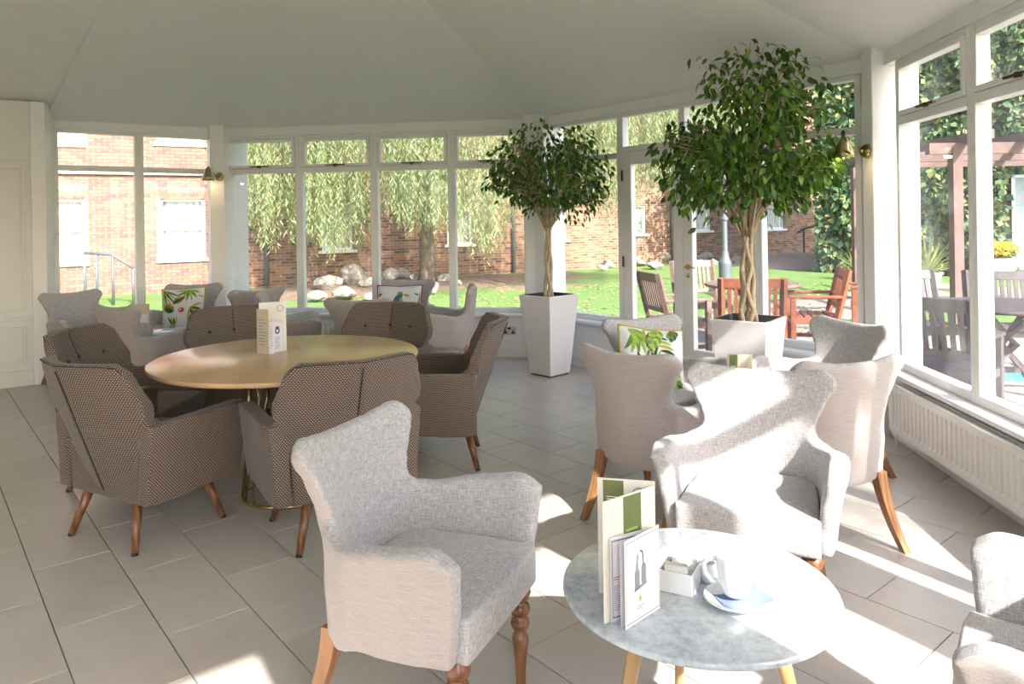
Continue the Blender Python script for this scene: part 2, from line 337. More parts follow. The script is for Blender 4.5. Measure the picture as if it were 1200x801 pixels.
    def build(s, name, mats, parent=None, smooth=False, uvbox=False, bevel=0.0, angle=None, fix=False):
        if isinstance(mats, str): mats = [mats]
        me = s.mesh(name, mats, smooth, uvbox)
        if fix:
            bm = bmesh.new(); bm.from_mesh(me); bmesh.ops.recalc_face_normals(bm, faces=bm.faces); bm.to_mesh(me); bm.free()
        o = bpy.data.objects.new(name, me); COL.objects.link(o)
        if parent is not None: o.parent = parent
        if bevel:
            b = o.modifiers.new('bevel', 'BEVEL'); b.width = bevel; b.segments = 2; b.limit_method = 'ANGLE'; b.angle_limit = R(40)
        if angle and smooth: smooth_by_angle(me, angle)
        return o
def smooth_by_angle(me, deg):
    bm = bmesh.new(); bm.from_mesh(me)
    for e in bm.edges:
        e.smooth = not (len(e.link_faces) == 2 and e.calc_face_angle(0) > R(deg))
    bm.to_mesh(me); bm.free()
def box_uv(me):
    uvl = me.uv_layers.new(name='UVMap'); co = np.empty(len(me.vertices) * 3); me.vertices.foreach_get('co', co); co = co.reshape(-1, 3)
    me.update(); nl = len(me.loops); vi = np.empty(nl, dtype=np.int64); me.loops.foreach_get('vertex_index', vi)
    nr = np.empty(len(me.polygons) * 3); me.polygons.foreach_get('normal', nr); nr = nr.reshape(-1, 3)
    tot = np.empty(len(me.polygons), dtype=np.int64); me.polygons.foreach_get('loop_total', tot)
    ln = np.repeat(np.abs(nr), tot, axis=0); P = co[vi]; ax = ln.argmax(1)
    # blend x/y into one running length so vertical faces share a weave
    u = np.where(ax == 0, P[:, 1], P[:, 0]); v = np.where(ax == 2, P[:, 1], P[:, 2])
    uvl.data.foreach_set('uv', np.stack([u, v], 1).ravel())
def link(o, parent=None):
    COL.objects.link(o)
    if parent is not None: o.parent = parent
    return o
def empty(name, loc=(0, 0, 0), rz=0.0, parent=None):
    o = bpy.data.objects.new(name, None); o.location = loc; o.rotation_euler = (0, 0, rz); o.empty_display_size = 0.1; return link(o, parent)
def tag(o, label=None, cat=None, group=None, kind=None):
    if label: o['label'] = label
    if cat: o['category'] = cat
    if group: o['group'] = group
    if kind: o['kind'] = kind
    return o
def copy_tree(o, parent=None):
    c = o.copy(); COL.objects.link(c); c.parent = parent
    for ch in list(o.children): copy_tree(ch, c)
    return c
DG = None
def bake(o, name, mats):
    """apply modifiers of a temporary object and return the mesh"""
    dg = bpy.context.evaluated_depsgraph_get(); dg.update()
    me = bpy.data.meshes.new_from_object(o.evaluated_get(dg)); me.name = name
    old = o.data; bpy.data.objects.remove(o); bpy.data.meshes.remove(old)
    me.materials.clear()
    for m in mats: me.materials.append(MATS[m])
    me.polygons.foreach_set('use_smooth', [True] * len(me.polygons)); me.update(); return me
def organic(mb, name, mats, voxel=0.012, it=6, fac=0.5):
    o = mb.build(name + '_tmp', [mats[0]], fix=False)
    r = o.modifiers.new('r', 'REMESH'); r.mode = 'VOXEL'; r.voxel_size = voxel; r.adaptivity = 0.0
    s = o.modifiers.new('s', 'SMOOTH'); s.factor = fac; s.iterations = it
    return bake(o, name, mats)
def face_to(fx, fy): return math.atan2(-fx, fy)      # local +Y looks along (fx, fy)
# ================================================================== ROOM SHELL
def unit(deg): return Vector((math.cos(R(deg)), math.sin(R(deg))))
class Facet:
    def __init__(s, p, d):
        s.p = Vector((p[0], p[1])); s.d = Vector((d[0], d[1])).normalized(); s.n = Vector((-s.d.y, s.d.x))
        s.M = Matrix(((s.d.x, s.n.x, 0, s.p.x), (s.d.y, s.n.y, 0, s.p.y), (0, 0, 1, 0), (0, 0, 0, 1)))
    def at(s, a, o=0.0, z=0.0): return Vector((*(s.p + s.d * a + s.n * o), z))
    def s_at(s, px, o=0.13, py=262):
        r = ray(px, py); q = s.p + s.n * o; t = s.n.dot(q) / s.n.dot(Vector((r.x, r.y)))
        return (Vector((r.x, r.y)) * t - q).dot(s.d)
C12 = Vector((-3.18, 8.18)); C23 = Vector((0.24, 7.76)); C34 = Vector((2.393, 5.006)); C45 = Vector((2.105, 1.54)); C56 = Vector((-0.64, -0.60))
C67 = Vector((-4.07, -0.18)); C70 = Vector((-6.2, 2.5)); C01 = Vector((-5.94, 5.86))
f1 = Facet(C12 - unit(38) * 2.4, unit(38)); f2 = Facet(C12, C23 - C12); f3 = Facet(C23, C34 - C23); f4 = Facet(C34, C45 - C34); f5 = Facet(C45, C56 - C45)
f6 = Facet(C56, C67 - C56); f7 = Facet(C67, C70 - C67); f0 = Facet(C70, C01 - C70)
fw = Facet(C01, unit(33))           # panelled wall at the far left
L1, L2, L3, L4, L5 = 2.4, (C23 - C12).length, (C34 - C23).length, (C45 - C34).length, (C56 - C45).length
ZS, ZH = 0.465, 2.43               # sill top, window head
APEX = Vector((-1.95, 3.75, 4.25))

# floor -----------------------------------------------------------
outer = [f1.at(0.45, 0.2), f1.at(L1, 0.2), f2.at(L2, 0.2), f3.at(L3, 0.2), f4.at(L4, 0.2), f5.at(L5, 0.2), f6.at(3.4, 0.2), f7.at(3.4, 0.2), f0.at(3.9, 0.2)]
outer = [Vector((p.x, p.y)) for p in outer][::-1]      # counter-clockwise
fl = MB().prism([(p.x, p.y) for p in outer], -0.12, -0.006).build('floor', 'grout'); tag(fl, kind='structure')
TH, TW, TL = -0.6907, 0.2051 * EYE, 0.2060 * EYE * 2
eu = Vector((math.sin(TH), math.cos(TH))); ev = Vector((math.cos(TH), -math.sin(TH)))
U0, V0 = 2.1376 * EYE, 0.2780 * EYE
def clip(poly, region):
    out = poly
    for i in range(len(region)):
        a, b = region[i], region[(i + 1) % len(region)]; e = b - a; n = Vector((-e.y, e.x)); inp = out; out = []
        for j in range(len(inp)):
            p, q = inp[j], inp[(j + 1) % len(inp)]; dp, dq = n.dot(p - a), n.dot(q - a)
            if dp >= 0: out.append(p)
            if (dp >= 0) != (dq >= 0): out.append(p + (q - p) * (dp / (dp - dq)))
        if len(out) < 3: return []
    return out
hull = outer
g = 0.0022
def tile_mesh(poly):
    mb = MB(); n = len(poly); c = sum(poly, Vector((0, 0))) / n; ins = [p + (c - p).normalized() * 0.0015 for p in poly]
    v = [(p.x, p.y, -0.006) for p in poly] + [(p.x, p.y, -0.0012) for p in poly] + [(p.x, p.y, 0.0) for p in ins]
    fs = [(i, (i + 1) % n, n + (i + 1) % n, n + i) for i in range(n)] + [(n + i, n + (i + 1) % n, 2 * n + (i + 1) % n, 2 * n + i) for i in range(n)] + [tuple(range(2 * n, 3 * n))]
    return mb.add(v, fs).mesh('tile', ['floor_tile'])
hx, hy = TL / 2 - g, TW / 2 - g
tme = tile_mesh([Vector((-hx, -hy)), Vector((hx, -hy)), Vector((hx, hy)), Vector((-hx, hy))])
for k in range(-14, 26):
    for j in range(-12, 20):
        uc = U0 + (j + 0.5 + 0.5 * (k % 2)) * TL; vc = V0 + (k + 0.5) * TW
        c = eu * uc + ev * vc
        if c.y < -1.2 and c.length > 6: continue
        quad = [c + eu * a * hx + ev * b * hy for a, b in ((-1, -1), (-1, 1), (1, 1), (1, -1))]
        ar = sum(quad[i].x * quad[(i + 1) % 4].y - quad[(i + 1) % 4].x * quad[i].y for i in range(4))
        if ar < 0: quad = quad[::-1]
        q = clip(quad, hull)
        if len(q) < 3: continue
        # skip what the photograph cannot show: tiles behind the camera
        if max(p.y for p in quad) < 0.9 or c.x < -6.2: 
            continue
        inside = all(min((p - z).length for z in quad) < 1e-6 for p in q) and len(q) == 4
        if inside:
            o = bpy.data.objects.new('tile', tme); o.location = (c.x, c.y, 0); o.rotation_euler = (0, 0, math.atan2(eu.y, eu.x)); link(o, fl)
        else:
            loc = [p - c for p in q]; o = bpy.data.objects.new('tile', tile_mesh(loc)); o.location = (c.x, c.y, 0); link(o, fl)
# rest of the floor, out of the photograph: one plain tiled surface
rest = MB(); rest.add([(-6.4, -1.5, -0.003), (2.3, -1.5, -0.003), (2.3, 0.7, -0.003), (-6.4, 0.7, -0.003)], [(0, 1, 2, 3)])
rr = clip([Vector((-6.4, -1.5)), Vector((2.3, -1.5)), Vector((2.3, 0.7)), Vector((-6.4, 0.7))], hull)
MB().add([(p.x, p.y, -0.003) for p in rr], [tuple(range(len(rr)))]).build('tile_field', 'floor_tile', fl)

# ceiling ---------------------------------------------------------
ring = [f1.at(0.3, 0.28), f1.at(L1, 0.32), f2.at(L2, 0.32), f3.at(L3, 0.32), f4.at(L4, 0.3), f5.at(L5, 0.3), f6.at(3.44, 0.3), f7.at(3.45, 0.3), f0.at(4.0, 0.35)]
# wall-head ring: exact corners pushed out
def corner(a, b, o):
    n1, n2 = a.n, b.n; A = Matrix(((n1.x, n1.y), (n2.x, n2.y))); k = Vector((n1.dot(a.p) + o, n2.dot(b.p) + o)); s = A.inverted() @ k; return s
rg = [corner(f0, fw, .3), corner(f1, f2, .3), corner(f2, f3, .3), corner(f3, f4, .3), corner(f4, f5, .3), corner(f5, f6, .3), corner(f6, f7, .3), corner(f7, f0, .3)]
ce = MB(); n = len(rg); z_in = 2.44
v = [(p.x, p.y, z_in) for p in rg] + [tuple(APEX)] + [(p.x, p.y, z_in + 0.16) for p in rg] + [(APEX.x, APEX.y, APEX.z + 0.16)]
fs = [(i, (i + 1) % n, n) for i in range(n)] + [((i + 1) % n + n + 1, i + n + 1, 2 * n + 1) for i in range(n)] + [(i, i + n + 1, (i + 1) % n + n + 1, (i + 1) % n) for i in range(n)]
cei = ce.add(v, fs).build('ceiling', 'ceiling_paint', fix=True); tag(cei, kind='structure')
def ceil_hit(px, py):
    d = ray(px, py); best = None
    for i in range(n):
        a, b = Vector((*rg[i], z_in)), Vector((*rg[(i + 1) % n], z_in)); nn = (b - a).cross(APEX - a)
        den = nn.dot(d)
        if abs(den) < 1e-9: continue
        t = nn.dot(a - Vector((0, 0, EYE))) / den
        if t > 0 and (best is None or t < best): best = t
    return Vector((0, 0, EYE)) + d * best
MB().tube([ceil_hit(47, 148) + Vector((0, 0, -.006)), ceil_hit(84, 76) + Vector((0, 0, -.006)), ceil_hit(124, -2) + Vector((0, 0, -.006)), ceil_hit(150, -50) + Vector((0, 0, -.006))], 0.007, 6).build('surface_cable', 'white_paint', cei, smooth=True)

# dado walls with skirting and sill board ----------------------------
def dado(f, s0, s1, name, recess=0.03, sill=True, so=-0.035):
    w = MB().box(s0, s1, recess, 0.26, 0, ZS - 0.03, M=f.M).build(name, 'white_paint'); tag(w, kind='structure')
    MB().box(s0, s1, recess - 0.018, recess, 0, 0.105, M=f.M).build('skirting', 'white_paint', w, bevel=0.004)
    if sill: MB().box(s0, s1, so, 0.27, ZS - 0.03, ZS, M=f.M).build('window_sill', 'white_paint', w, bevel=0.008)
    return w
def head(f, s0, s1, w):
    MB().box(s0, s1, 0.08, 0.26, ZH, 2.64, M=f.M).build('lintel', 'white_paint', w)
wn_id = [0]
def bay(f, s0, s1, sash=True, handle=True, zb=ZS, panes=True):
    wn_id[0] += 1
    r = empty('window_%d' % wn_id[0]); tag(r, kind='structure')
    fr = MB(); a, b = 0.095, 0.175; k = 0.042
    fr.box(s0, s0 + k, a, b, zb, ZH, M=f.M).box(s1 - k, s1, a, b, zb, ZH, M=f.M)
    fr.box(s0 + k, s1 - k, a, b, zb, zb + 0.05, M=f.M).box(s0 + k, s1 - k, a, b, 2.015, 2.07, M=f.M).box(s0 + k, s1 - k, a, b, ZH - 0.035, ZH, M=f.M)
    fr.build('frame', 'white_paint', r, bevel=0.004)
    z0, z1 = 2.07, ZH - 0.035
    if sash:
        q = 0.034; sa = MB(); e, h = s0 + k + 0.003, s1 - k - 0.003
        sa.box(e, e + q, a - 0.012, b - 0.02, z0 + .003, z1 - .003, M=f.M).box(h - q, h, a - 0.012, b - 0.02, z0 + .003, z1 - .003, M=f.M)
        sa.box(e + q, h - q, a - 0.012, b - 0.02, z0 + .003, z0 + q, M=f.M).box(e + q, h - q, a - 0.012, b - 0.02, z1 - q, z1 - .003, M=f.M)
        so = sa.build('sash', 'white_paint', r, bevel=0.004)
        MB().box(e + q - .004, h - q + .004, 0.128, 0.134, z0 + q - .004, z1 - q + .004, M=f.M).build('pane', 'glass', so)
        if handle:
            c = (s0 + s1) / 2
            hd = MB().box(c - 0.11, c + 0.11, a - 0.03, a - 0.016, z0 + 0.014, z0 + 0.026, M=f.M); hd.box(c - 0.02, c + 0.02, a - 0.03, a - 0.01, z0 + 0.004, z0 + 0.03, M=f.M)
            hd.build('window_stay', 'dark_bronze', so)
    else:
        MB().box(s0 + k - .004, s1 - k + .004, 0.128, 0.134, z0 - .004, z1 + .004, M=f.M).build('pane', 'glass', r)
    MB().box(s0 + k - .004, s1 - k + .004, 0.128, 0.134, zb + 0.046, 2.019, M=f.M).build('pane', 'glass', r)
    return r
def pillar(name, poly, z1=2.62):
    return tag(MB().prism([(p.x, p.y) for p in poly], 0, z1).build(name, 'white_paint', bevel=0.006, fix=True), kind='structure')
# facet 1 (left bay)
a0, a1, a2 = f1.s_at(63), f1.s_at(163.5), f1.s_at(250)
w1 = dado(f1, 0.3, L1, 'wall_back_left'); head(f1, 0.3, L1, w1)
bay(f1, a0, a1, sash=False); bay(f1, a1, a2, sash=False)
# facet 2 (back bay)
w2 = dado(f2, 0, L2, 'wall_back'); head(f2, 0, L2, w2)
e = [f2.s_at(p) for p in (263, 352.5, 440, 530.5, 619)]
for i in range(4): bay(f2, e[i], e[i + 1])
# facet 3 (garden doors)
p0, p1, p2, p3 = f3.s_at(634), f3.s_at(731), f3.s_at(890), f3.s_at(1013)
w3 = dado(f3, 0, p1, 'wall_back_right'); head(f3, 0, L3, w3)
MB().box(p2, L3, 0.03, 0.26, 0, ZS - 0.03, M=f3.M).build('dado', 'white_paint', w3); MB().box(p2, L3, 0.012, 0.03, 0, 0.105, M=f3.M).build('skirting', 'white_paint', w3, bevel=.004)
MB().box(p2, L3, -0.035, 0.27, ZS - 0.03, ZS, M=f3.M).build('window_sill', 'white_paint', w3, bevel=.008)
bay(f3, p0, p1, sash=False); bay(f3, p2, p3, sash=False)
# door frame + transom light
wn_id[0] += 1; tl = tag(empty('window_%d' % wn_id[0]), kind='structure')
t = MB(); t.box(p1, p1 + .035, .095, .175, 0, ZH, M=f3.M).box(p2 - .035, p2, .095, .175, 0, ZH, M=f3.M).box(p1 + .035, p2 - .035, .095, .175, 2.07, 2.12, M=f3.M).box(p1 + .035, p2 - .035, .095, .175, ZH - .035, ZH, M=f3.M)
pm = (p1 + p2) / 2; t.box(pm - .03, pm + .03, .095, .175, 2.12, ZH - .035, M=f3.M); t.build('frame', 'white_paint', tl, bevel=.004)
for sa, sb in ((p1 + .031, pm - .026), (pm + .026, p2 - .031)): MB().box(sa, sb, .128, .134, 2.116, ZH - .031, M=f3.M).build('pane', 'glass', tl)
def leaf(i, s0, s1, hinge_left):
    d = tag(empty('door_%d' % i), kind='structure'); st = 0.10; m = MB(); z0, z1 = 0.012, 2.066
    m.box(s0, s0 + st, .085, .145, z0, z1, M=f3.M).box(s1 - st, s1, .085, .145, z0, z1, M=f3.M).box(s0 + st, s1 - st, .085, .145, z0, .33, M=f3.M).box(s0 + st, s1 - st, .085, .145, z1 - .12, z1, M=f3.M)
    m.build('leaf_frame', 'white_paint', d, bevel=.006)
    MB().box(s0 + st - .004, s1 - st + .004, .112, .118, .326, z1 - .116, M=f3.M).build('pane', 'glass', d)
    hs = s0 - .004 if hinge_left else s1 + .004
    for z in (.25, 1.05, 1.85): MB().box(hs - .006, hs + .006, .072, .086, z - .05, z + .05, M=f3.M).build('hinge', 'dark_bronze', d)
    return d
pm2 = f3.s_at(800, 0.09); d1 = leaf(1, p1 + .038, pm2 - .002, True); d2 = leaf(2, pm2 + .002, p2 - .038, False)
hs = pm2 + .055; zc = 1.03
hb = MB().lathe([(.004, 0), (.026, 0), (.024, .01), (.01, .014), (.009, .045), (.004, .047)], 16, M=f3.M @ Matrix.Translation((hs, .086, zc)) @ Matrix.Rotation(math.pi / 2, 4, 'X')).build('door_handle', 'brass', d2, smooth=True, angle=40)
MB().tube([f3.M @ Vector((hs - .005, .045, zc)), f3.M @ Vector((hs + .04, .042, zc + .003)), f3.M @ Vector((hs + .10, .045, zc - .004))], [.009, .008, .006], 8).build('lever', 'brass', hb, smooth=True)
MB().lathe([(.004, 0), (.019, 0), (.017, .008), (.003, .01)], 14, M=f3.M @ Matrix.Translation((hs, .086, zc - .075)) @ Matrix.Rotation(math.pi / 2, 4, 'X')).build('keyhole_cover', 'brass', d2, smooth=True, angle=40)
MB().box(pm2 + .085, pm2 + .1, .07, .085, 1.9, 2.04, M=f3.M).build('door_bolt', 'dark_bronze', d2)
# facet 4 (right)
s4 = f4.s_at(1058); pitch = 0.895
w4 = dado(f4, 0.0, L4, 'wall_right', recess=0.10, so=0.0); head(f4, 0, L4, w4)
for i in range(3): bay(f4, s4 + i * pitch, s4 + (i + 1) * pitch)
sp0 = s4 + 3 * pitch
bay(f4, sp0, L4 - .12)
# facet 5 (beside the camera): two glazed bays by the corner, a solid panel, then the open doorway the camera stands in
DA, DB = 2.05, 2.95
w5 = dado(f5, 0.0, DA, 'wall_near_right'); head(f5, 0, L5, w5)
bay(f5, .10, .69, sash=False); bay(f5, .69, 1.29, sash=False)
MB().box(1.29, DA, .03, .26, ZS - .03, 2.62, M=f5.M).build('panel', 'wall_paint', w5)
MB().box(DA, DB, .08, .26, 2.08, ZH, M=f5.M).build('door_head', 'wall_paint', w5)
MB().box(DB, L5, .03, .26, 0, 2.62, M=f5.M).build('panel', 'wall_paint', w5)
for nm, f, ln, k in (('wall_near', f6, (C67 - C56).length, 4),):
    w_ = dado(f, 0, ln, nm); head(f, 0, ln, w_)
    for i in range(k): bay(f, .1 + (ln - .2) * i / k, .1 + (ln - .2) * (i + 1) / k, handle=False)  # unseen glazing behind the camera, added to let more daylight into the room
pillar('trim_7', [f5.at(L5 - .1, 0), f6.at(.1, 0), f6.at(.1, .26), f5.at(L5 - .1, .26)]); pillar('trim_8', [f6.at((C67 - C56).length - .1, 0), f7.at(.1, 0), f7.at(.1, .26), f6.at((C67 - C56).length - .1, .26)]); pillar('trim_9', [f7.at((C70 - C67).length - .1, 0), f0.at(.1, 0), f0.at(.1, .26), f7.at((C70 - C67).length - .1, .26)])
ln = (C70 - C67).length; tag(MB().box(0, ln, 0, .26, 0, 2.62, M=f7.M).build('wall_near_left', 'wall_paint'), kind='structure')
ln = (C01 - C70).length; tag(MB().box(0, ln, 0, .26, 0, 2.62, M=f0.M).build('wall_left', 'wall_paint'), kind='structure')
# corner pillars
pillar('trim_2', [f1.at(f1.s_at(247, .03), .03), f2.at(.0, .0), f2.at(f2.s_at(263, .03), .03), f2.at(.12, .3), f1.at(L1 - .1, .3)])
pillar('trim_3', [f2.at(f2.s_at(615, 0), 0.0), f2.at(L2, -.0), f3.at(f3.s_at(638, 0), 0.0), f3.at(.14, .3), f2.at(L2 - .06, .3)])
pillar('trim_4', [f3.at(f3.s_at(1012, .0) - .01, .06), f4.at(-0.02, 0), f4.at(.15, 0), f4.at(.15, .3), f3.at(L3 - .05, .3)])
pillar('trim_5', [f4.at(L4 - .12, 0), f4.at(L4, 0), f5.at(.10, 0), f5.at(.10, .26), f4.at(L4 - .12, .26)])
# panelled wall at the far left and its pilaster
sq = fw.s_at(37, 0.0); se = fw.s_at(54.5, -.03)
wl = MB().box(0, sq, 0, .26, 0, 2.62, M=fw.M).build('wall_panelled', 'wall_paint'); tag(wl, kind='structure')
MB().box(0, sq, -.02, 0, 0, .14, M=fw.M).build('skirting', 'wall_paint', wl, bevel=.005)
MB().box(0, sq, -.022, 0, .60, .64, M=fw.M).build('dado_rail', 'wall_paint', wl, bevel=.006)
for i in range(4):
    b1 = sq - .05 - i * .34; b0 = b1 - .26
    for z0, z1 in ((.69, 2.02), (.20, .545)):
        pn = MB(); q = .03
        pn.box(b0, b0 + q, -.014, 0, z0, z1, M=fw.M).box(b1 - q, b1, -.014, 0, z0, z1, M=fw.M).box(b0 + q, b1 - q, -.014, 0, z0, z0 + q, M=fw.M).box(b0 + q, b1 - q, -.014, 0, z1 - q, z1, M=fw.M)
        pn.build('panel_moulding', 'wall_paint', wl, bevel=.005)
MB().box(0, sq, -.014, 0, 2.07, 2.10, M=fw.M).build('picture_rail', 'wall_paint', wl, bevel=.004)
pillar('trim_6', [fw.at(sq, -.03), fw.at(se, -.03), f1.at(f1.s_at(64, .095), .095), f1.at(f1.s_at(64, .26), .26), fw.at(sq, .26)])
# radiators ---------------------------------------------------------
def radiator(name, f, s0, s1, o0, label, z0=.115, z1=.405):
    r = empty(name); tag(r, label, 'radiator', 'white panel radiators under the sills')
    n_ = max(4, int((s1 - s0) / .05)); m = MB(); pts = []
    for i in range(n_):
        a = s0 + .03 + (s1 - s0 - .06) * i / n_; w_ = (s1 - s0 - .06) / n_
        pts += [(a, 0), (a + w_ * .40, 0), (a + w_ * .5, .011), (a + w_ * .9, .011)]
    pts = [(s0, 0)] + pts + [(s1, 0)]
    nv = len(pts); zz = (z0, z0 + .035, z0 + .05, z1 - .05, z1 - .035, z1); v = []
    for j, z in enumerate(zz):
        for a, d in pts: v.append(f.M @ Vector((a, o0 + (d if 1 < j < 4 else 0), z)))
    m.add(v, [(j * nv + i, j * nv + i + 1, (j + 1) * nv + i + 1, (j + 1) * nv + i) for j in range(5) for i in range(nv - 1)])
    m.box(s0, s1, o0 + .012, o0 + .02, z0, z1, M=f.M)
    m.build('front_panel', 'radiator_enamel', r)
    MB().box(s0, s1, o0 + .07, o0 + .085, z0, z1, M=f.M).build('back_panel', 'radiator_enamel', r)
    gr = MB().box(s0, s1, o0 + .018, o0 + .022, z1 - .012, z1 + .002, M=f.M).box(s0, s1, o0 + .068, o0 + .072, z1 - .012, z1 + .002, M=f.M)
    k = int((s1 - s0) / .02)
    for i in range(k): a = s0 + (s1 - s0) * i / k; gr.box(a, a + .006, o0 + .022, o0 + .068, z1 - .010, z1 - .004, M=f.M)
    gr.build('top_grille', 'radiator_enamel', r)
    for a in (s0 + .35, s1 - .35): MB().box(a, a + .012, o0 + .0, o0 + .10, z1 + .002, z1 + .008, M=f.M).build('bracket', 'chrome', r)
    for a in (s0 - .02, s1 + .0):
        vv = MB().tube([f.M @ Vector((a + .01, o0 + .045, 0.0)), f.M @ Vector((a + .01, o0 + .045, z0 + .03))], .008, 8)
        vv.tube([f.M @ Vector((a - .03, o0 + .045, z0 + .03)), f.M @ Vector((a + .04, o0 + .045, z0 + .03))], .014, 8); vv.build('valve', 'chrome', r, smooth=True, angle=40)
    return r
radiator('radiator', f4, .45, 2.55, -.045, 'long white ribbed panel radiator under the right window sill', .125, .415)
radiator('radiator', f2, 1.0, f2.s_at(540, -.05, 400), -.09, 'white panel radiator below the back windows, behind the armchairs', .11, .40)
# double socket
ss = f2.s_at(597, .03, 390); sk = MB().box(ss - .075, ss + .075, .018, .03, .235, .325, M=f2.M).build('wall_socket', 'steel', bevel=.003)
tag(sk, 'double steel power socket low on the wall left of the white tall planter', 'socket')
for a in (-.04, .04):
    pl = MB().box(ss + a - .018, ss + a + .018, .0165, .018, .25, .27, M=f2.M).box(ss + a - .006, ss + a + .006, .0165, .018, .27, .29, M=f2.M); pl.build('socket_holes', 'plastic_black', sk)
MB().box(ss - .018, ss + .018, .0155, .018, .295, .315, M=f2.M).build('switch', 'plastic_black', sk)
# wall lamps --------------------------------------------------------
def lamp(mount, towards, drop, label):
    r = empty('wall_lamp', mount); tag(r, label, 'wall lamp', 'brass wall lamps on the pillars')
    tw = Vector((*towards, 0)).normalized(); Rz = Matrix.Rotation(math.atan2(tw.y, tw.x), 4, 'Z')
    MB().lathe([(.003, 0), (.05, 0), (.05, .012), (.042, .03), (.02, .038), (.003, .039)], 24, M=Rz @ Matrix.Rotation(math.pi / 2, 4, 'Y')).build('wall_plate', 'old_brass', r, smooth=True, angle=40)
    j = tw * .075; k = tw * .215 + Vector((0, 0, .085))
    MB().tube([tw * .035, j], .012, 10).build('elbow_joint', 'old_brass', r, smooth=True)
    MB().tube([j, k], .0065, 8).build('arm', 'brass', r, smooth=True)
    c = k + tw * .01
    sh = MB().lathe([(.012, .015), (.016, .0), (.03, -.012), (.045, -.05), (.062, -.10), (.068, -.135), (.066, -.136), (.058, -.10), (.04, -.05), (.02, -.018), (.01, -.01)], 28, c=c).build('lamp_shade', 'old_brass', r, smooth=True)
    MB().lathe([(.004, -.03), (.014, -.04), (.024, -.075), (.026, -.09), (.018, -.108), (.004, -.114)], 14, c=c).build('bulb', 'bulb_glow', sh, smooth=True)
    ld = bpy.data.lights.new('lamp_light', 'POINT'); ld.energy = 1.2; ld.color = (1, .72, .42); ld.shadow_soft_size = .02
    lo = bpy.data.objects.new('lamp_light', ld); lo.location = c + Vector((0, 0, -.135)); link(lo, r)
    return r
m, nt, p, o = newmat('bulb_glow'); p.inputs['Emission Color'].default_value = (1, .75, .45, 1); p.inputs['Emission Strength'].default_value = 6.0; p.inputs['Base Color'].default_value = (1, .9, .75, 1)
mp_ = f2.at(0.02, -.0, 0); dep = mp_.y; zz_ = DP(254, 207, dep).z
lamp(Vector((mp_.x - .07, mp_.y - .01, zz_)) , (-.15, -.99), 0, 'small brass wall lamp on the narrow pillar left of the willow windows')
mp4 = f4.at(.075, 0, 0); lamp(Vector((mp4.x - .002, mp4.y, DP(1019, 177, mp4.y).z)), (-.9, -.44), 0, 'brass wall lamp on the corner pillar beside the large ficus')
# ================================================================== FURNITURE
def lerp(a, b, t): return a + (b - a) * t
def interp(x, pts):
    for (x0, y0), (x1, y1) in zip(pts, pts[1:]):
        if x <= x1:
            t = max(0, min(1, (x - x0) / (x1 - x0))); t = t * t * (3 - 2 * t); return lerp(y0, y1, t)
    return pts[-1][1]
def wing_shell():
    mb = MB()
    HW = [(.28, .255), (.45, .258), (.56, .222), (.635, .210), (.73, .250), (.80, .296), (.88, .285)]
    def back(u, v, d):
        x = 2 * u - 1; zt = .830 + .038 * abs(x) ** 2.2 - (.05 * max(0, abs(x) - .86) / .14 if abs(x) > .86 else 0)
        z = lerp(.285, zt, v); w = interp(z, HW); yb = -.235 - .105 * max(0, (z - .30)) - .04 * max(0, z - .6)
        c = interp(z, [(.27, .10), (.50, .10), (.64, .05), (.76, .055), (.86, .045)])
        th = interp(z, [(.27, .055), (.5, .07), (.70, .062), (.86, .05)])
        return (x * w, yb + c * abs(x) ** 2.2 + d * th, z)
    mb.slab(lambda u, v: back(1 - u, v, .5), lambda u, v: back(1 - u, v, -.5), 25, 26)
    for sx in (-1, 1):
        def arm(u, v, d):
            # u: back -> front, v: bottom -> top
            y = lerp(-.212, .243, u); out = interp(u, [(0, .198), (.28, .245), (.7, .262), (1, .254)])
            zt = interp(u, [(0, .605), (.20, .59), (.55, .615), (.85, .635), (1, .60)])
            z = lerp(lerp(.292, .318, u), zt, v); flare = (.034 * v ** 2 + .008 * v) * min(1, u / .4)
            th = lerp(.05, .075, v); yy = y - .03 * u * (1 - v) ** 1.5
            return (sx * (out + flare + d * th), yy, z)
        if sx > 0: mb.slab(lambda u, v: arm(u, v, .5), lambda u, v: arm(u, v, -.5), 20, 14)
        else: mb.slab(lambda u, v: arm(1 - u, v, .5), lambda u, v: arm(1 - u, v, -.5), 20, 14)
    me = organic(mb, 'upholstered_shell', ['linen_grey', 'linen_beige'], .011, 18, .5)
    # plain beige weave on the outer faces, grey slub linen inside and over the top
    n = len(me.polygons); nr = np.empty(n * 3); me.polygons.foreach_get('normal', nr); nr = nr.reshape(-1, 3); ce = np.empty(n * 3); me.polygons.foreach_get('center', ce); ce = ce.reshape(-1, 3)
    out = np.stack([ce[:, 0] * 1.15, np.minimum(ce[:, 1] + .02, 0.06) * 1.0 - .06], 1); out /= np.linalg.norm(out, axis=1)[:, None] + 1e-9
    dot = (out * nr[:, :2]).sum(1); outer_ = (dot > .25) & (nr[:, 2] < .55)
    me.polygons.foreach_set('material_index', outer_.astype(np.int32)); box_uv(me); return me
def wing_seat():
    mb = MB()
    def top(u, v, lo):
        x = 2 * u - 1; y = lerp(-.20, .247, v); w = lerp(.215, .242, v)
        zt = .435 + .025 * (1 - x * x) * (1 - (2 * v - 1) ** 2) + .01
        zb = .298 + .020 * v + .014 * (1 - x * x) * v
        return (x * w, y + .012 * (1 - x * x) * v, zb if lo else zt)
    mb.slab(lambda u, v: top(u, v, False), lambda u, v: top(u, v, True), 15, 15)
    me = organic(mb, 'seat', ['linen_grey'], .012, 4, .5); box_uv(me); return me
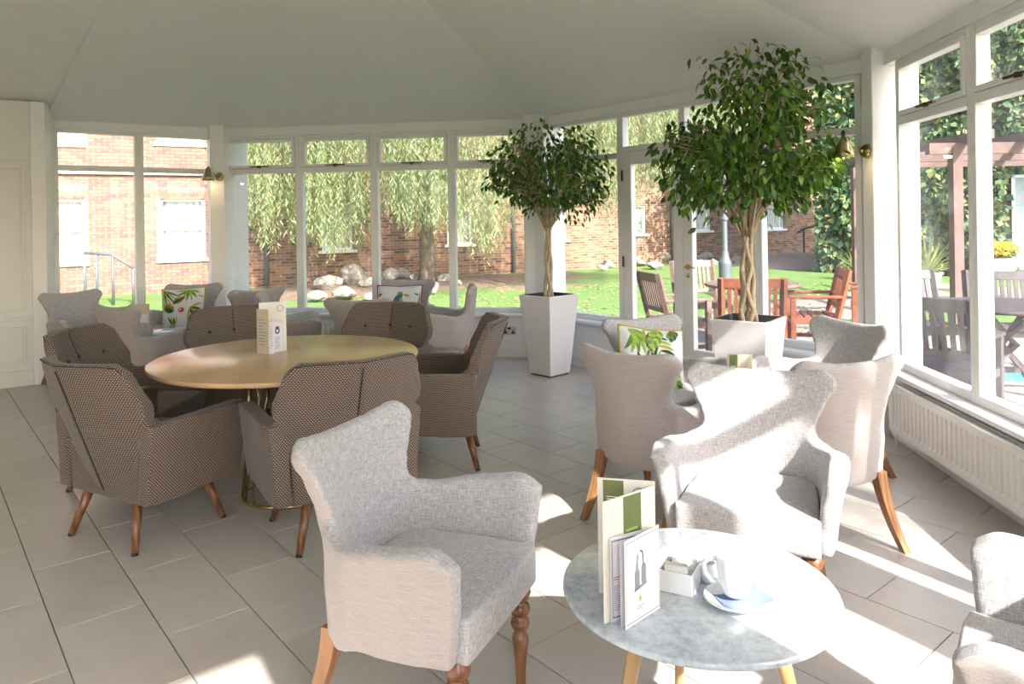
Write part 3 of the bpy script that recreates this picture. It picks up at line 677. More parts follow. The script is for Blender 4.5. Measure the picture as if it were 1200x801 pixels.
def mesh_obj(name, me, parent): return link(bpy.data.objects.new(name, me), parent)
WS, WT = wing_shell(), wing_seat()
turned = MB().lathe([(.012, 0), (.015, .004), (.013, .012), (.015, .05), (.021, .105), (.024, .13), (.018, .145), (.013, .150), (.024, .158), (.028, .169), (.024, .180), (.014, .186), (.025, .194), (.031, .207), (.025, .22), (.014, .226), (.026, .234), (.033, .250), (.030, .262), (.022, .268), (.022, .275)], 20).mesh('leg', ['walnut'], True)
def sabre(sx):
    mb = MB(); k = 9; v = []
    for i in range(k):
        t = i / (k - 1); z = .32 * (1 - t); y = -.205 - .115 * t ** 1.8; x = sx * (.195 + .03 * t); h = lerp(.024, .0155, t)
        for a, b in ((-1, -1), (1, -1), (1, 1), (-1, 1)): v.append((x + a * h, y + b * h, z))
    fs = [(i * 4 + j, i * 4 + (j + 1) % 4, (i + 1) * 4 + (j + 1) % 4, (i + 1) * 4 + j) for i in range(k - 1) for j in range(4)] + [(3, 2, 1, 0), tuple((k - 1) * 4 + j for j in range(4))]
    me = mb.add(v, fs).mesh('leg', ['leg_wood']); bm = bmesh.new(); bm.from_mesh(me); bmesh.ops.recalc_face_normals(bm, faces=bm.faces); bm.to_mesh(me); bm.free(); return me
SBL, SBR = sabre(-1), sabre(1)
seam_m = {}
def seam_mesh(sx):
    mb = MB(); pts = []
    for i in range(12):
        z = lerp(.30, .80, i / 11); pts.append((sx * interp(z, [(.27, .15), (.55, .145), (.70, .17), (.82, .20)]), -.235 - .16 * (z - .30) - .05 * max(0, z - .6) - interp(z, [(.27, .0275), (.5, .033), (.7, .03), (.86, .024)]) + .032, z))
    return mb.tube(pts, .0022, 5).mesh('seam', ['linen_beige'], True)
def wing_chair(x, y, fx, fy, label):
    r = empty('wing_armchair', (x, y, 0), face_to(fx, fy)); tag(r, label, 'armchair', 'grey winged armchairs')
    mesh_obj('upholstered_shell', WS, r); mesh_obj('seat', WT, r)
    for sx in (-1, 1): o = mesh_obj('leg', turned, r); o.location = (sx * .212, .198, 0); o.scale = (1.1, 1.1, 1.18)
    mesh_obj('leg', SBL, r); mesh_obj('leg', SBR, r)
    return r
wing_chair(-.26, 2.19, .92, -.39, 'grey linen winged armchair with turned front legs, in the left foreground beside the brown chairs')
wing_chair(.88, 2.745, -.41, -.91, 'winged armchair in full sunlight facing the camera behind the marble coffee table')
wing_chair(.71, 3.64, .70, .70, 'winged armchair seen from behind, left of the sunlit chair facing the camera')
wing_chair(1.36, 3.41, -.30, .95, 'winged armchair seen from behind, close to the radiator, right of the sunlit chair')
wing_chair(1.70, 4.17, -.93, -.36, 'grey winged armchair before the large ficus planter, half crossed by a shadow edge')
wing_chair(.90, 4.32, .42, -.91, 'grey winged armchair holding the palm print cushion in front of the garden doors')
wing_chair(1.215, 1.55, -.82, .57, 'winged armchair cut off by the right picture edge, in the near right corner')
# far groups by the windows
wing_chair(-2.98, 5.98, .50, .87, 'winged armchair seen from behind, nearest of the group in the left corner')
wing_chair(-3.98, 6.86, .85, -.53, 'winged armchair at the far left beside the panelled wall')
wing_chair(-3.28, 7.42, .15, -.99, 'winged armchair holding the parrot flower cushion in front of the brick view')
wing_chair(-2.62, 7.16, -.75, .66, 'winged armchair seen from behind just left of the standing menu on the oak table')
wing_chair(-1.98, 6.62, .88, .25, 'winged armchair in profile just right of the standing menu on the oak table')
wing_chair(-1.22, 6.2, .12, .99, 'winged armchair seen from behind, directly behind the far right brown chair')
wing_chair(-1.12, 7.5, -.1, -.99, 'winged armchair holding the bird print cushion before the rockery view')
wing_chair(-.66, 6.93, -.99, -.05, 'winged armchair in profile facing left, near the steel socket and tall planter')

# brown tub chairs -----------------------------------------------------
def tub_shell():
    mb = MB(); LEAN = .36
    for sx in (-1, 1):
        def half(u, v, d):     # lower back: seam -> side corner
            z = lerp(.225, .60, v); a = lerp(0, .325, u); ang = R(14)
            y = -.185 - LEAN * (z - .225) + a * math.sin(ang) + .05 * u ** 4; x = a * .97
            return (sx * x - sx * d * .06 * math.sin(ang), y + d * .065, z)
        def wing(u, v, d):     # hexagonal upper back
            z = lerp(.56, .862, v); top = interp(v, [(0, .295), (.22, .343), (.34, .352), (.78, .318), (1, .280)])
            if v > .9: top -= .03 * ((v - .9) / .1) ** 2
            a = top * u; ang = R(14); y = -.185 - LEAN * (z - .225) + a * math.sin(ang) + .03 * u ** 3; x = a * .97
            th = lerp(.075, .05, v)
            return (sx * x - sx * d * th * math.sin(ang), y + d * th, z)
        def arm(u, v, d):      # back corner -> front
            y = lerp(-.235, .285, u) - .035 * (1 - v) * u; xo = interp(u, [(0, .30), (.3, .315), (1, .325)]) + .03 * (v - .3)
            zt = lerp(.575, .60, u) - (.02 if u > .97 else 0); zb = lerp(.222, .26, u ** 2); z = lerp(zb, zt, v)
            return (sx * (xo + d * .075), y, z)
        for fn, nu, nv in ((half, 14, 12), (wing, 16, 14), (arm, 16, 12)):
            if (sx > 0) != (fn is arm): mb.slab(lambda u, v: fn(1 - u, v, .5), lambda u, v: fn(1 - u, v, -.5), nu, nv)
            else: mb.slab(lambda u, v: fn(u, v, .5), lambda u, v: fn(u, v, -.5), nu, nv)
    me = organic(mb, 'upholstered_shell', ['brown_dash_weave'], .010, 3, .5); box_uv(me); return me
def tub_seat():
    mb = MB()
    def f(u, v, lo):
        x = 2 * u - 1; y = lerp(-.22, .285, v); w = lerp(.26, .295, v)
        return (x * w, y, .215 + .02 * v if lo else .435 + .02 * (1 - x * x) * (1 - (2 * v - 1) ** 2))
    mb.slab(lambda u, v: f(u, v, False), lambda u, v: f(u, v, True), 13, 13)
    me = organic(mb, 'seat', ['brown_dash_weave'], .012, 3, .5); box_uv(me); return me
TS, TT = tub_shell(), tub_seat()
tleg = MB().tube([(0, 0, 0), (-.062, -.062, .225)], [.0145, .0235], 14).mesh('leg', ['walnut'], True)
tfoot = MB().tube([(0, 0, 0), (-.003, -.003, .012)], .0148, 14).mesh('foot_cap', ['plastic_black'], True)
tpad = MB().lathe([(.005, 0), (.034, 0), (.034, .016), (.005, .016)], 16).mesh('leg_plate', ['walnut'], True)
btn = MB().lathe([(.002, -.006), (.010, -.004), (.012, 0), (.009, .005), (.002, .006)], 12, M=Matrix.Rotation(-math.pi / 2, 4, 'X')).mesh('button', ['piping_dark'], True)
def yb(z): return -.185 - .36 * (z - .225)
sm = MB().tube([(0, yb(z) - .0305, z) for z in np.linspace(.25, .83, 12)], .0034, 6).mesh('back_seam', ['piping_dark'], True)
fsm = MB().tube([(0, yb(z) + lerp(.036, .028, (z - .68) / .17), z) for z in np.linspace(.67, .84, 6)], .003, 6).mesh('front_seam', ['piping_dark'], True)
def pipe_mesh(sx):
    mb = MB(); pts = []
    for u in np.linspace(0, 1, 14): a = .245 * u; z = .862 + .0; pts.append((sx * a * .97, yb(z) + a * math.sin(R(14)) + .03 * (a / .275) ** 3 * .6 - .022, z - .006 - .002))
    for v in np.linspace(.95, .25, 14):
        z = lerp(.56, .862, v); a = interp(v, [(0, .295), (.22, .343), (.34, .352), (.78, .318), (1, .280)]) - .004; pts.append((sx * (a * .97), yb(z) + a * math.sin(R(14)) + .03 - .026, z))
    return mb.tube(pts, .0032, 6).mesh('piping', ['piping_dark'], True)
PPL, PPR = pipe_mesh(-1), pipe_mesh(1)
def tub_chair(x, y, fx, fy, label):
    r = empty('tub_armchair', (x, y, 0), face_to(fx, fy)); tag(r, label, 'armchair', 'brown dotted armchairs around the oak table')
    sh = mesh_obj('upholstered_shell', TS, r); mesh_obj('seat', TT, r)
    mesh_obj('back_seam', sm, sh); mesh_obj('front_seam', fsm, sh); mesh_obj('piping', PPL, sh); mesh_obj('piping', PPR, sh)
    for bx in (-.17, 0, .17):
        z = .70; a = abs(bx) / .97; b = mesh_obj('button', btn, sh); b.location = (bx, yb(z) + a * math.sin(R(14)) + .03 * (a / .37) ** 3 + .040, z)
    for i, (sx, sy) in enumerate(((1, 1), (-1, 1), (-1, -1), (1, -1))):
        o = mesh_obj('leg', tleg, r); o.location = (sx * .238, sy * .238 - .0, 0); o.rotation_euler = (0, 0, math.atan2(sy, sx) - math.pi / 4)
        c = mesh_obj('foot_cap', tfoot, o)
        q = mesh_obj('leg_plate', tpad, o); q.location = (-.062, -.062, .21)
    return r
tub_chair(-1.785, 3.58, .48, .88, 'brown dotted armchair nearest the left edge, its back to the camera')
tub_chair(-.875, 3.545, -.52, .85, 'brown dotted armchair just behind the grey foreground armchair, seen from its seamed back')
tub_chair(-.47, 4.52, -.99, -.05, 'brown dotted armchair right of the oak table, in profile facing left')
tub_chair(-2.22, 4.29, 1.0, -.03, 'brown dotted armchair behind the nearest left one, its buttoned inner back facing the table')
tub_chair(-1.86, 5.05, .5, -.87, 'brown dotted armchair behind the oak table, left of the standing menu')
tub_chair(-.97, 5.10, -.2, -.98, 'brown dotted armchair behind the oak table, right of the standing menu')

# dining table -----------------------------------------------------------
TC = Vector((-1.225, 4.0)); r = empty('dining_table', (TC.x, TC.y, 0)); tag(r, 'round oak dining table on a brass wire base', 'table')
MB().lathe([(.003, .714), (.66, .714), (.692, .720), (.698, .730), (.697, .742), (.692, .745), (.003, .745)], 96).build('tabletop', 'oak_top', r, smooth=True, angle=35)
bs = empty('wire_base', (0, 0, 0), 0, r)
MB().ring((0, 0, .011), .245, .0105, 56, 8).build('floor_ring', 'brass', bs, smooth=True)
MB().ring((0, 0, .704), .20, .009, 48, 8).build('top_ring', 'brass', bs, smooth=True)
rod = []
for i in range(18):
    a = 2 * math.pi * i / 18; b = a + (R(28) if i % 2 else -R(28))
    MB().tube([(.245 * math.cos(a), .245 * math.sin(a), .012), (.20 * math.cos(b), .20 * math.sin(b), .705)], .0052, 8).build('rod', 'brass', bs, smooth=True)

# marble tables ------------------------------------------------------------
def marble_table(x, y, rad, h, label, rot=0.0, legs=3, lm='oak_leg'):
    r = empty('marble_table', (x, y, 0), rot); tag(r, label, 'table', 'round marble coffee tables')
    MB().lathe([(.003, h - .02), (rad - .012, h - .02), (rad - .002, h - .016), (rad, h - .01), (rad - .002, h - .003), (rad - .006, h), (.003, h)], 72).build('tabletop', 'marble', r, smooth=True, angle=40)
    fr = empty('underframe', (0, 0, 0), 0, r)
    for i in range(legs):
        a = 2 * math.pi * i / legs
        c, s = math.cos(a), math.sin(a)
        MB().tube([(rad * .86 * c, rad * .86 * s, 0), (rad * .52 * c, rad * .52 * s, h - .02)], [.012, .021], 14).build('leg', lm, fr, smooth=True, angle=40)
        MB().tube([(0, 0, h - .055), (rad * .56 * c, rad * .56 * s, h - .055)], .012, 8).build('crossbar', lm, fr, smooth=True)
    return r
marble_table(.47, 1.93, .352, .50, 'round grey marble coffee table in the right foreground with cup and menus', R(88))
marble_table(1.20, 3.88, .25, .50, 'small marble table between the winged armchairs, mostly hidden by the sunlit chair', R(20))
marble_table(-3.30, 6.78, .30, .50, 'small marble table among the armchairs of the far left corner', R(60), 4, 'walnut')
marble_table(-1.25, 6.86, .30, .50, 'small marble table among the armchairs before the back windows', R(10), 4, 'walnut')
# ================================================================== GARDEN
GZ = -0.06
def GG(px, py): return G(px, py, GZ)
lawn = MB(); nx, ny = 70, 60
def lawn_z(x, y): return GZ - .02 + .03 * math.sin(x * .6 + 1) * math.sin(y * .5) * (1 if y > 9.5 else max(0, (y - 8.5)))
lawn.grid(lambda u, v: (lerp(-30, 34, u), lerp(-14, 44, v), lawn_z(lerp(-30, 34, u), lerp(-14, 44, v)) - (.25 if False else 0)), nx, ny)
# keep the lawn from rising inside the room
lw = lawn.build('lawn', 'lawn_grass', smooth=True); tag(lw, kind='structure')
# scattered fallen leaves on the lawn
fl_ = MB()
for i in range(900):
    y = rnd.uniform(8.6, 17); x = rnd.uniform(-.25, .45) * y
    if f3.n.dot(Vector((x, y)) - f3.p) < .6 or f2.n.dot(Vector((x, y)) - f2.p) < .6: continue
    a = rnd.uniform(0, 6.3); s = rnd.uniform(.03, .06); c, q = math.cos(a), math.sin(a); z = lawn_z(x, y) + .012
    fl_.add([(x + c * s, y + q * s, z), (x - q * s * .5, y + c * s * .5, z + .02), (x - c * s, y - q * s, z), (x + q * s * .5, y - c * s * .5, z + .01)], [(0, 1, 2, 3)])
o = fl_.build('fallen_leaves', 'fallen_leaf'); tag(o, 'dry yellow leaves strewn over the lawn', 'leaves', kind='stuff')
# patio -------------------------------------------------------------
pt = [f3.at(p1 - .1, .27), GG(742, 391), GG(800, 374), GG(850, 365), GG(940, 350), GG(1012, 339), GG(1075, 331), Vector((15, 13.0, 0)), Vector((15, -5, 0)), f4.at(L4 + .5, 3.0), f4.at(L4, .27), f4.at(0, .27)]
pat = MB().prism([(p.x, p.y) for p in pt], GZ - .06, GZ - .004).build('patio', 'concrete_path', fix=True); tag(pat, kind='structure')
def inpoly(p, poly):
    c = False
    for i in range(len(poly)):
        a, b = poly[i], poly[i - 1]
        if (a.y > p.y) != (b.y > p.y) and p.x < (b.x - a.x) * (p.y - a.y) / (b.y - a.y) + a.x: c = not c
    return c
slab = MB().box(-.295, .295, -.295, .295, -.02, .014).mesh('slab', ['patio_slab'])
for i in range(-4, 22):
    for j in range(-9, 14):
        q = f4.at(1.0 + j * .60 + (.3 if i % 2 else 0), .58 + i * .60)
        if q.y < 2.2 or q.y > 13.2 or q.x > .95 * q.y or q.x / max(q.y, .1) > .95: continue
        cs = [q + Vector((f4.d.x * a + f4.n.x * b, f4.d.y * a + f4.n.y * b, 0)) * .3 for a, b in ((-1, -1), (1, -1), (1, 1), (-1, 1))]
        if not all(inpoly(c, pt) for c in cs): continue
        o = bpy.data.objects.new('slab', slab); o.location = (q.x, q.y, GZ - .004); o.rotation_euler = (0, 0, math.atan2(f4.d.y, f4.d.x)); link(o, pat)
# earth beds ----------------------------------------------------------
def bed(name, cx, cy, rx, ry, h, mat, label=None, rot=0):
    mb = MB(); mb.grid(lambda u, v: (lambda r, a: (cx + rx * r * math.cos(a) * math.cos(rot) - ry * r * math.sin(a) * math.sin(rot), cy + rx * r * math.cos(a) * math.sin(rot) + ry * r * math.sin(a) * math.cos(rot), GZ - .05 + (h + .05) * (1 - r ** 2.5) + .02 * math.sin(9 * a) * r))(u * (1 + .08 * math.sin(5 * v * 6.283)), v * 2 * math.pi), 10, 36)
    o = mb.build(name, mat, smooth=True); tag(o, kind='structure'); return o
bed('soil_bed', -2.6, 17.6, 5.6, 2.0, .06, 'mulch', rot=.5); bed('soil_bed', .6, 16.4, 1.6, .7, .04, 'mulch', rot=.1)
bed('earth_mound', 9.6, 22.6, 3.4, 2.2, .35, 'concrete_path', rot=.2)

# long brick house ------------------------------------------------------
HB = Facet((-8.3, 16.5), unit(30)); house = empty('brick_house'); tag(house, 'long red brick house with white windows beyond the lawn and willow', 'building')
def hz(s, px, py): P_ = HB.at(s); return DP(px, py, P_.y).z
def hs(px): return HB.s_at(px, 0.0, 262)
S0, S1, ZT = -14.0, 30.0, 7.2
# openings: (px0, px1, py0, py1) on the wall face
ow = [(188, 240, 233, 303), (60, 99, 233, 308), (187, 238, 118, 168), (66, 97, 118, 168), (377, 413, 245, 293), (524, 553, 245, 286), (645, 664, 240, 281), (742, 757, 240, 274), (815, 833, 240, 270), (900, 919, 236, 268)]
opens = []
for (a, b, c, d) in ow:
    s0, s1 = hs(a), hs(b); zt, zb_ = hz((s0 + s1) / 2, (a + b) / 2, c), hz((s0 + s1) / 2, (a + b) / 2, d); opens.append((s0, s1, zb_, zt))
# wall built as strips round the openings
cuts = sorted({S0, S1} | {v for o_ in opens for v in o_[:2]})
wm = MB()
BX0, BX1, BZ0, BZ1 = hs(64) - .05, hs(250), GZ - .02, 3.65     # zone laid with real bricks
def wall_rect(s0, s1, z0, z1, off=0.0):
    if s1 - s0 < 1e-4 or z1 - z0 < 1e-4: return
    wm.add([HB.at(s0, off, z0), HB.at(s1, off, z0), HB.at(s1, off, z1), HB.at(s0, off, z1)], [(0, 1, 2, 3)], 0)
    k = len(wm.f) - 1; wm.uv[k] = [(s0, z0), (s1, z0), (s1, z1), (s0, z1)]
cuts = sorted(set(cuts) | {BX0, BX1})
inz = lambda c: BX0 <= c <= BX1
for s0, s1 in zip(cuts, cuts[1:]):
    c = (s0 + s1) / 2; holes = sorted([(o_[2], o_[3]) for o_ in opens if o_[0] <= c <= o_[1]]); z = GZ - .3
    for a, b in holes: wall_rect(s0, s1, z, a, .03 if inz(c) else 0); z = b
    wall_rect(s0, s1, z, ZT, .03 if inz(c) else 0)
me = wm.mesh('wall', ['far_brickwork']); uvl = me.uv_layers.new(name='UVMap'); li = 0
for k, f in enumerate(wm.f):
    for q in wm.uv[k]: uvl.data[li].uv = q; li += 1
hw = mesh_obj('wall', me, house)
mm = MB()          # mortar bed behind the laid bricks
for s0, s1 in zip(cuts, cuts[1:]):
    c = (s0 + s1) / 2
    if not inz(c): continue
    holes = sorted([(o_[2], o_[3]) for o_ in opens if o_[0] <= c <= o_[1]]); z = BZ0
    for a, b in holes + [(BZ1, BZ1)]:
        if a > z: mm.add([HB.at(s0, .012, z), HB.at(s1, .012, z), HB.at(s1, .012, a), HB.at(s0, .012, a)], [(0, 1, 2, 3)])
        z = b
mm.build('mortar_bed', 'mortar', house)
bl, bh, bd = .215, .065, .03
bme = MB().box(-bl / 2, bl / 2, 0, bd, 0, bh).mesh('brick', ['brick'])
bmh = MB().box(-.051, .051, 0, bd, 0, bh).mesh('brick', ['brick'])
laid = []; rowz = BZ0; row = 0
while rowz < BZ1:
    s = BX0 + (.1125 if row % 2 else 0)
    while s < BX1:
        s0, s1 = s, s + bl; z0, z1 = rowz, rowz + bh
        blk = any(s1 > o_[0] - .01 and s0 < o_[1] + .01 and z1 > o_[2] - .07 and z0 < o_[3] + (.24 if o_[2] < 2 else 0) for o_ in opens)
        if not blk: laid.append((s + bl / 2, rowz, bme))
        else:
            for hh in (s + .0535, s + .1615):
                if not any(hh + .051 > o_[0] - .01 and hh - .051 < o_[1] + .01 and z1 > o_[2] - .07 and z0 < o_[3] + (.24 if o_[2] < 2 else 0) for o_ in opens): laid.append((hh, rowz, bmh))
        s += .225
    rowz += .075; row += 1
ang = math.atan2(HB.d.y, HB.d.x)
laid.sort(key=lambda b: abs(b[1] - 1.6) + .15 * abs(b[0]))
for (s, z, me_) in laid[:285]:
    o = bpy.data.objects.new('brick', me_); o.location = HB.at(s, -.004 + rnd.uniform(0, .004), z); o.rotation_euler = (0, 0, ang); link(o, house)
rest = MB()
for (s, z, me_) in laid[285:]:
    w_ = bl if me_ is bme else .102; rest.box(s - w_ / 2, s + w_ / 2, -.003, bd, z, z + bh, M=HB.M)
o = rest.build('brickwork', 'brick', house); tag(o, kind='stuff')
# flat arches of gauged brick over the two lower left windows
for (s0, s1, zb_, zt) in opens[:2]:
    k = int((s1 - s0 + .3) / .075); c = (s0 + s1) / 2
    for i in range(k):
        t = (i + .5) / k * 2 - 1; a = c + t * (s1 - s0) / 2; b = c + t * ((s1 - s0) / 2 + .14); h = .031
        v = [HB.at(a - h, -.006, zt + .005), HB.at(a + h, -.006, zt + .005), HB.at(b + h, -.006, zt + .235), HB.at(b - h, -.006, zt + .235)]
        v += [p_ + Vector((*HB.n, 0)) * .035 for p_ in v]
        MB().add(v, [(0, 1, 2, 3), (7, 6, 5, 4), (0, 4, 5, 1), (1, 5, 6, 2), (2, 6, 7, 3), (3, 7, 4, 0)]).build('brick', 'brick', house)
for i, (s0, s1, zb_, zt) in enumerate(opens):
    w_ = empty('window', (0, 0, 0), 0, house); k = .055; zm = (zb_ + zt) / 2
    fm = MB().box(s0, s0 + k, .05, .13, zb_, zt, M=HB.M).box(s1 - k, s1, .05, .13, zb_, zt, M=HB.M).box(s0 + k, s1 - k, .05, .13, zb_, zb_ + k, M=HB.M).box(s0 + k, s1 - k, .05, .13, zt - k, zt, M=HB.M)
    if i < 4: fm.box(s0 + k, s1 - k, .06, .13, zm - .025, zm + .025, M=HB.M)
    fm.box(s0, s1, .0, .05, zb_, zb_ + .005, M=HB.M)
    fm.build('window_frame', 'frame_white_ext', w_)
    rv = MB().box(s0 - .001, s0, 0, .14, zb_, zt, M=HB.M).box(s1, s1 + .001, 0, .14, zb_, zt, M=HB.M).box(s0, s1, 0, .14, zt, zt + .001, M=HB.M); rv.build('reveal', 'far_brickwork', w_)
    MB().box(s0 - .10, s1 + .10, -.06, .06, zb_ - .07, zb_, M=HB.M).build('stone_sill', 'frame_white_ext', w_)
    MB().box(s0 + k, s1 - k, .10, .106, zb_ + k, zt - k, M=HB.M).build('pane', 'glass', w_)
    cu = MB(); n_ = 26
    def cf(u, v, s0=s0, s1=s1, zb_=zb_, zt=zt): return HB.M @ Vector((lerp(s0 + .04, s1 - .04, u), .19 + .025 * math.sin(u * 40), lerp(zb_ + .02, zt - .02, v)))
    cu.grid(cf, 40, 2, flip=True); cu.build('net_curtain', 'curtain_net', w_, smooth=True)
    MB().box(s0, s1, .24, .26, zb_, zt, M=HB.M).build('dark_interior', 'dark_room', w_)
# pipes, roof
MB().tube([HB.at(BX0 - 3, -.06, 2.62), HB.at(BX1 + .6, -.06, 2.62)], .045, 8).build('horizontal_pipe', 'frame_white_ext', house, smooth=True)
for px in (311, 600, 786): MB().tube([HB.at(hs(px), -.08, GZ), HB.at(hs(px), -.08, 6.9)], .055, 8).build('drainpipe', 'drain_grey', house, smooth=True)
MB().box(S0, S1, -.5, .6, ZT - .25, ZT, M=HB.M).build('eaves', 'frame_white_ext', house)
rf = MB(); rf.add([HB.at(S0, -.5, ZT), HB.at(S1, -.5, ZT), HB.at(S1, 5, ZT + 3.5), HB.at(S0, 5, ZT + 3.5)], [(0, 1, 2, 3)]); rf.build('roof', 'grey_metal', house)

# handrails --------------------------------------------------------------
def rail(name, tops, posts, mat, label, r=.022):
    e_ = empty(name, (tops[0].x, tops[0].y, GZ)); tag(e_, label, 'handrail', 'outdoor metal handrails'); off = Vector((tops[0].x, tops[0].y, GZ))
    MB().tube([t_ - off for t_ in tops], r, 8).build('top_rail', mat, e_, smooth=True)
    for p_ in posts: MB().tube([Vector((p_.x, p_.y, GZ)) - off, p_ - off], r * .9, 8).build('post', mat, e_, smooth=True)
yb_ = 14.2
pp = [DP(98, 296, yb_), DP(131, 298, yb_), DP(157, 314, yb_)]
rail('step_handrail', pp, [DP(99, 296, yb_), DP(113, 297, yb_), DP(132, 299, yb_), DP(156, 313, yb_)], 'lamp_post_grey', 'grey metal handrail with four posts before the sunlit brick wall', .03)
yr = 25.0
rail('ramp_handrail', [DP(935, 272, yr), DP(945, 267, yr), DP(970, 260, yr), DP(998, 258, yr)], [DP(942, 269, yr), DP(971, 260, yr)], 'iron_black', 'black ramp handrail in front of the shaded brick wall on the right', .035)

# willow ---------------------------------------------------------------------
nprng = np.random.default_rng(11)
def leaf_cloud(name, mat, parent, P_, D_, L_, W_, Nn=None):
    """diamond leaves at P_ pointing along D_ (arrays)"""
    n_ = len(P_); D_ = D_ / np.linalg.norm(D_, axis=1)[:, None]
    rv = nprng.normal(size=(n_, 3)) if Nn is None else Nn
    s_ = np.cross(D_, rv); s_ /= np.linalg.norm(s_, axis=1)[:, None] + 1e-9
    nn_ = np.cross(s_, D_)
    L_ = np.asarray(L_)[:, None]; W_ = np.asarray(W_)[:, None]
    v = np.empty((n_, 4, 3)); v[:, 0] = P_; v[:, 1] = P_ + D_ * L_ * .45 + s_ * W_ * .5 + nn_ * W_ * .18; v[:, 2] = P_ + D_ * L_; v[:, 3] = P_ + D_ * L_ * .45 - s_ * W_ * .5 + nn_ * W_ * .18
    me = bpy.data.meshes.new(name); me.vertices.add(n_ * 4); me.vertices.foreach_set('co', v.ravel())
    me.loops.add(n_ * 4); me.loops.foreach_set('vertex_index', np.arange(n_ * 4)); me.polygons.add(n_); me.polygons.foreach_set('loop_start', np.arange(0, n_ * 4, 4)); me.polygons.foreach_set('loop_total', np.full(n_, 4))
    me.materials.append(MATS[mat]); me.update(); me.validate()
    return mesh_obj(name, me, parent)
tx, ty = -2.1, 18.0
wil = empty('weeping_willow', (tx, ty, GZ)); tag(wil, 'weeping willow with pale green curtains of hanging leaves over the lawn', 'tree')
MB().tube([(0, 0, -.1), (.02, 0, .5), (.0, .05, 1.5), (-.08, .05, 3.0), (.05, 0, 4.6)], [.24, .19, .17, .16, .13], 12).build('trunk', 'bark', wil, smooth=True)
for i in range(9):
    a = i * .7 + .3; l = rnd.uniform(2.5, 4.5)
    MB().tube([(.0, 0, 3.2 + .15 * i), (l * .4 * math.cos(a), l * .3 * math.sin(a), 4.9), (l * math.cos(a), l * .55 * math.sin(a), 5.4)], [.08, .05, .02], 7).build('branch', 'bark', wil, smooth=True)
Ps, Ds, Ls, Ws_ = [], [], [], []
def bottom_z(x, y):
    return 1.15 + .35 * math.sin(x * 1.9) + .25 * math.sin(x * 4.3 + 1.1) + (.55 if x > .9 else 0) + .18 * (x > 2.6)
strands = MB()
cl = [(rnd.uniform(-6.6, 4.9), rnd.uniform(14.2, 17.6)) for _ in range(210)]
for k in range(2300):
    cx, cy = cl[k % len(cl)]; x = cx + rnd.gauss(0, .20); y = cy + rnd.gauss(0, .22)
    if (x > 4.4 and rnd.random() < .5) or x < -.372 * y: continue
    zb_ = bottom_z(x, y) + abs(rnd.gauss(0, .55)) ; zt = rnd.uniform(4.2, 5.6)
    ph = rnd.uniform(0, 6.3); am = rnd.uniform(.02, .10)
    z = zt
    while z > zb_:
        t = (zt - z); px_ = x + am * math.sin(t * 1.3 + ph) + .015 * t; py_ = y + am * math.cos(t * 1.1 + ph)
        Ps.append((px_ - tx, py_ - ty, z - GZ)); a = rnd.uniform(0, 6.3); dn = rnd.uniform(.9, 2.2)
        Ds.append((math.cos(a), math.sin(a), -dn)); Ls.append(rnd.uniform(.09, .17)); Ws_.append(rnd.uniform(.016, .028)); z -= rnd.uniform(.045, .075)
o = leaf_cloud('hanging_foliage', 'willow_leaf', wil, np.array(Ps), np.array(Ds), Ls, Ws_); tag(o, kind='stuff')

# rockery ----------------------------------------------------------------------
def rock_mesh(seed):
    bm = bmesh.new(); bmesh.ops.create_icosphere(bm, subdivisions=2, radius=1); r_ = random.Random(seed); off = [Vector((r_.uniform(-1, 1), r_.uniform(-1, 1), r_.uniform(-1, 1))).normalized() for _ in range(7)]; cut = [r_.uniform(.55, .8) for _ in range(7)]
    for v_ in bm.verts:
        for d_, c_ in zip(off, cut):
            k_ = v_.co.dot(d_)
            if k_ > c_: v_.co -= d_ * (k_ - c_)
        v_.co *= r_.uniform(.95, 1.05)
    me = bpy.data.meshes.new('rock'); bm.to_mesh(me); bm.free(); me.materials.append(MATS['stone']); return me
RM = [rock_mesh(i) for i in range(5)]
def rock(px, py, w_px, hr, label):
    p_ = GG(px, py); w = w_px * p_.y / F_PX / 2; o = bpy.data.objects.new('rock', RM[rnd.randrange(5)]); o.location = (p_.x, p_.y, GZ + w * hr * .72); o.scale = (w, w * rnd.uniform(.8, 1.1), w * hr); o.rotation_euler = (rnd.uniform(-.2, .2), rnd.uniform(-.2, .2), rnd.uniform(0, 6)); link(o)
    tag(o, label, 'rock', 'garden rockery stones')
for (px, py, w_, h_), lb in zip([(372, 351, 26, .5), (386, 341, 40, .55), (404, 349, 34, .5), (414, 335, 38, .8), (432, 338, 24, .7), (436, 350, 22, .4)], ['low left end', 'broad flat', 'low front', 'tall pointed', 'upright right', 'low right end']):
    rock(px, py, w_, h_, lb + ' stone of the pale rockery behind the bird cushion, on its left')
for (px, py, w_, h_), lb in zip([(458, 329, 22, .8), (470, 326, 18, .8), (507, 343, 22, .8), (521, 331, 20, .6), (535, 335, 16, .6), (486, 330, 20, .6)], ['left', 'second', 'front pale', 'rear', 'right end', 'middle']):
    rock(px, py, w_, h_, lb + ' stone at the foot of the willow trunk')
for (px, py, w_, h_), lb in zip([(706, 316, 16, .5), (714, 313, 18, .6), (726, 309, 15, .8), (750, 311, 20, .7), (760, 306, 16, .8), (768, 315, 22, .5), (778, 308, 20, .8), (786, 302, 14, .9), (818, 313, 20, .6), (826, 306, 22, .6), (838, 312, 16, .7), (846, 304, 20, .6), (864, 307, 18, .5), (874, 311, 14, .6)],
                            ['leftmost low', 'second low', 'tall left', 'front left', 'high left', 'wide front', 'big middle', 'topmost', 'front middle', 'rear middle', 'small front', 'flat rear', 'right', 'rightmost']):
    rock(px, py, w_, h_, lb + ' stone of the rockery seen through the garden doors')

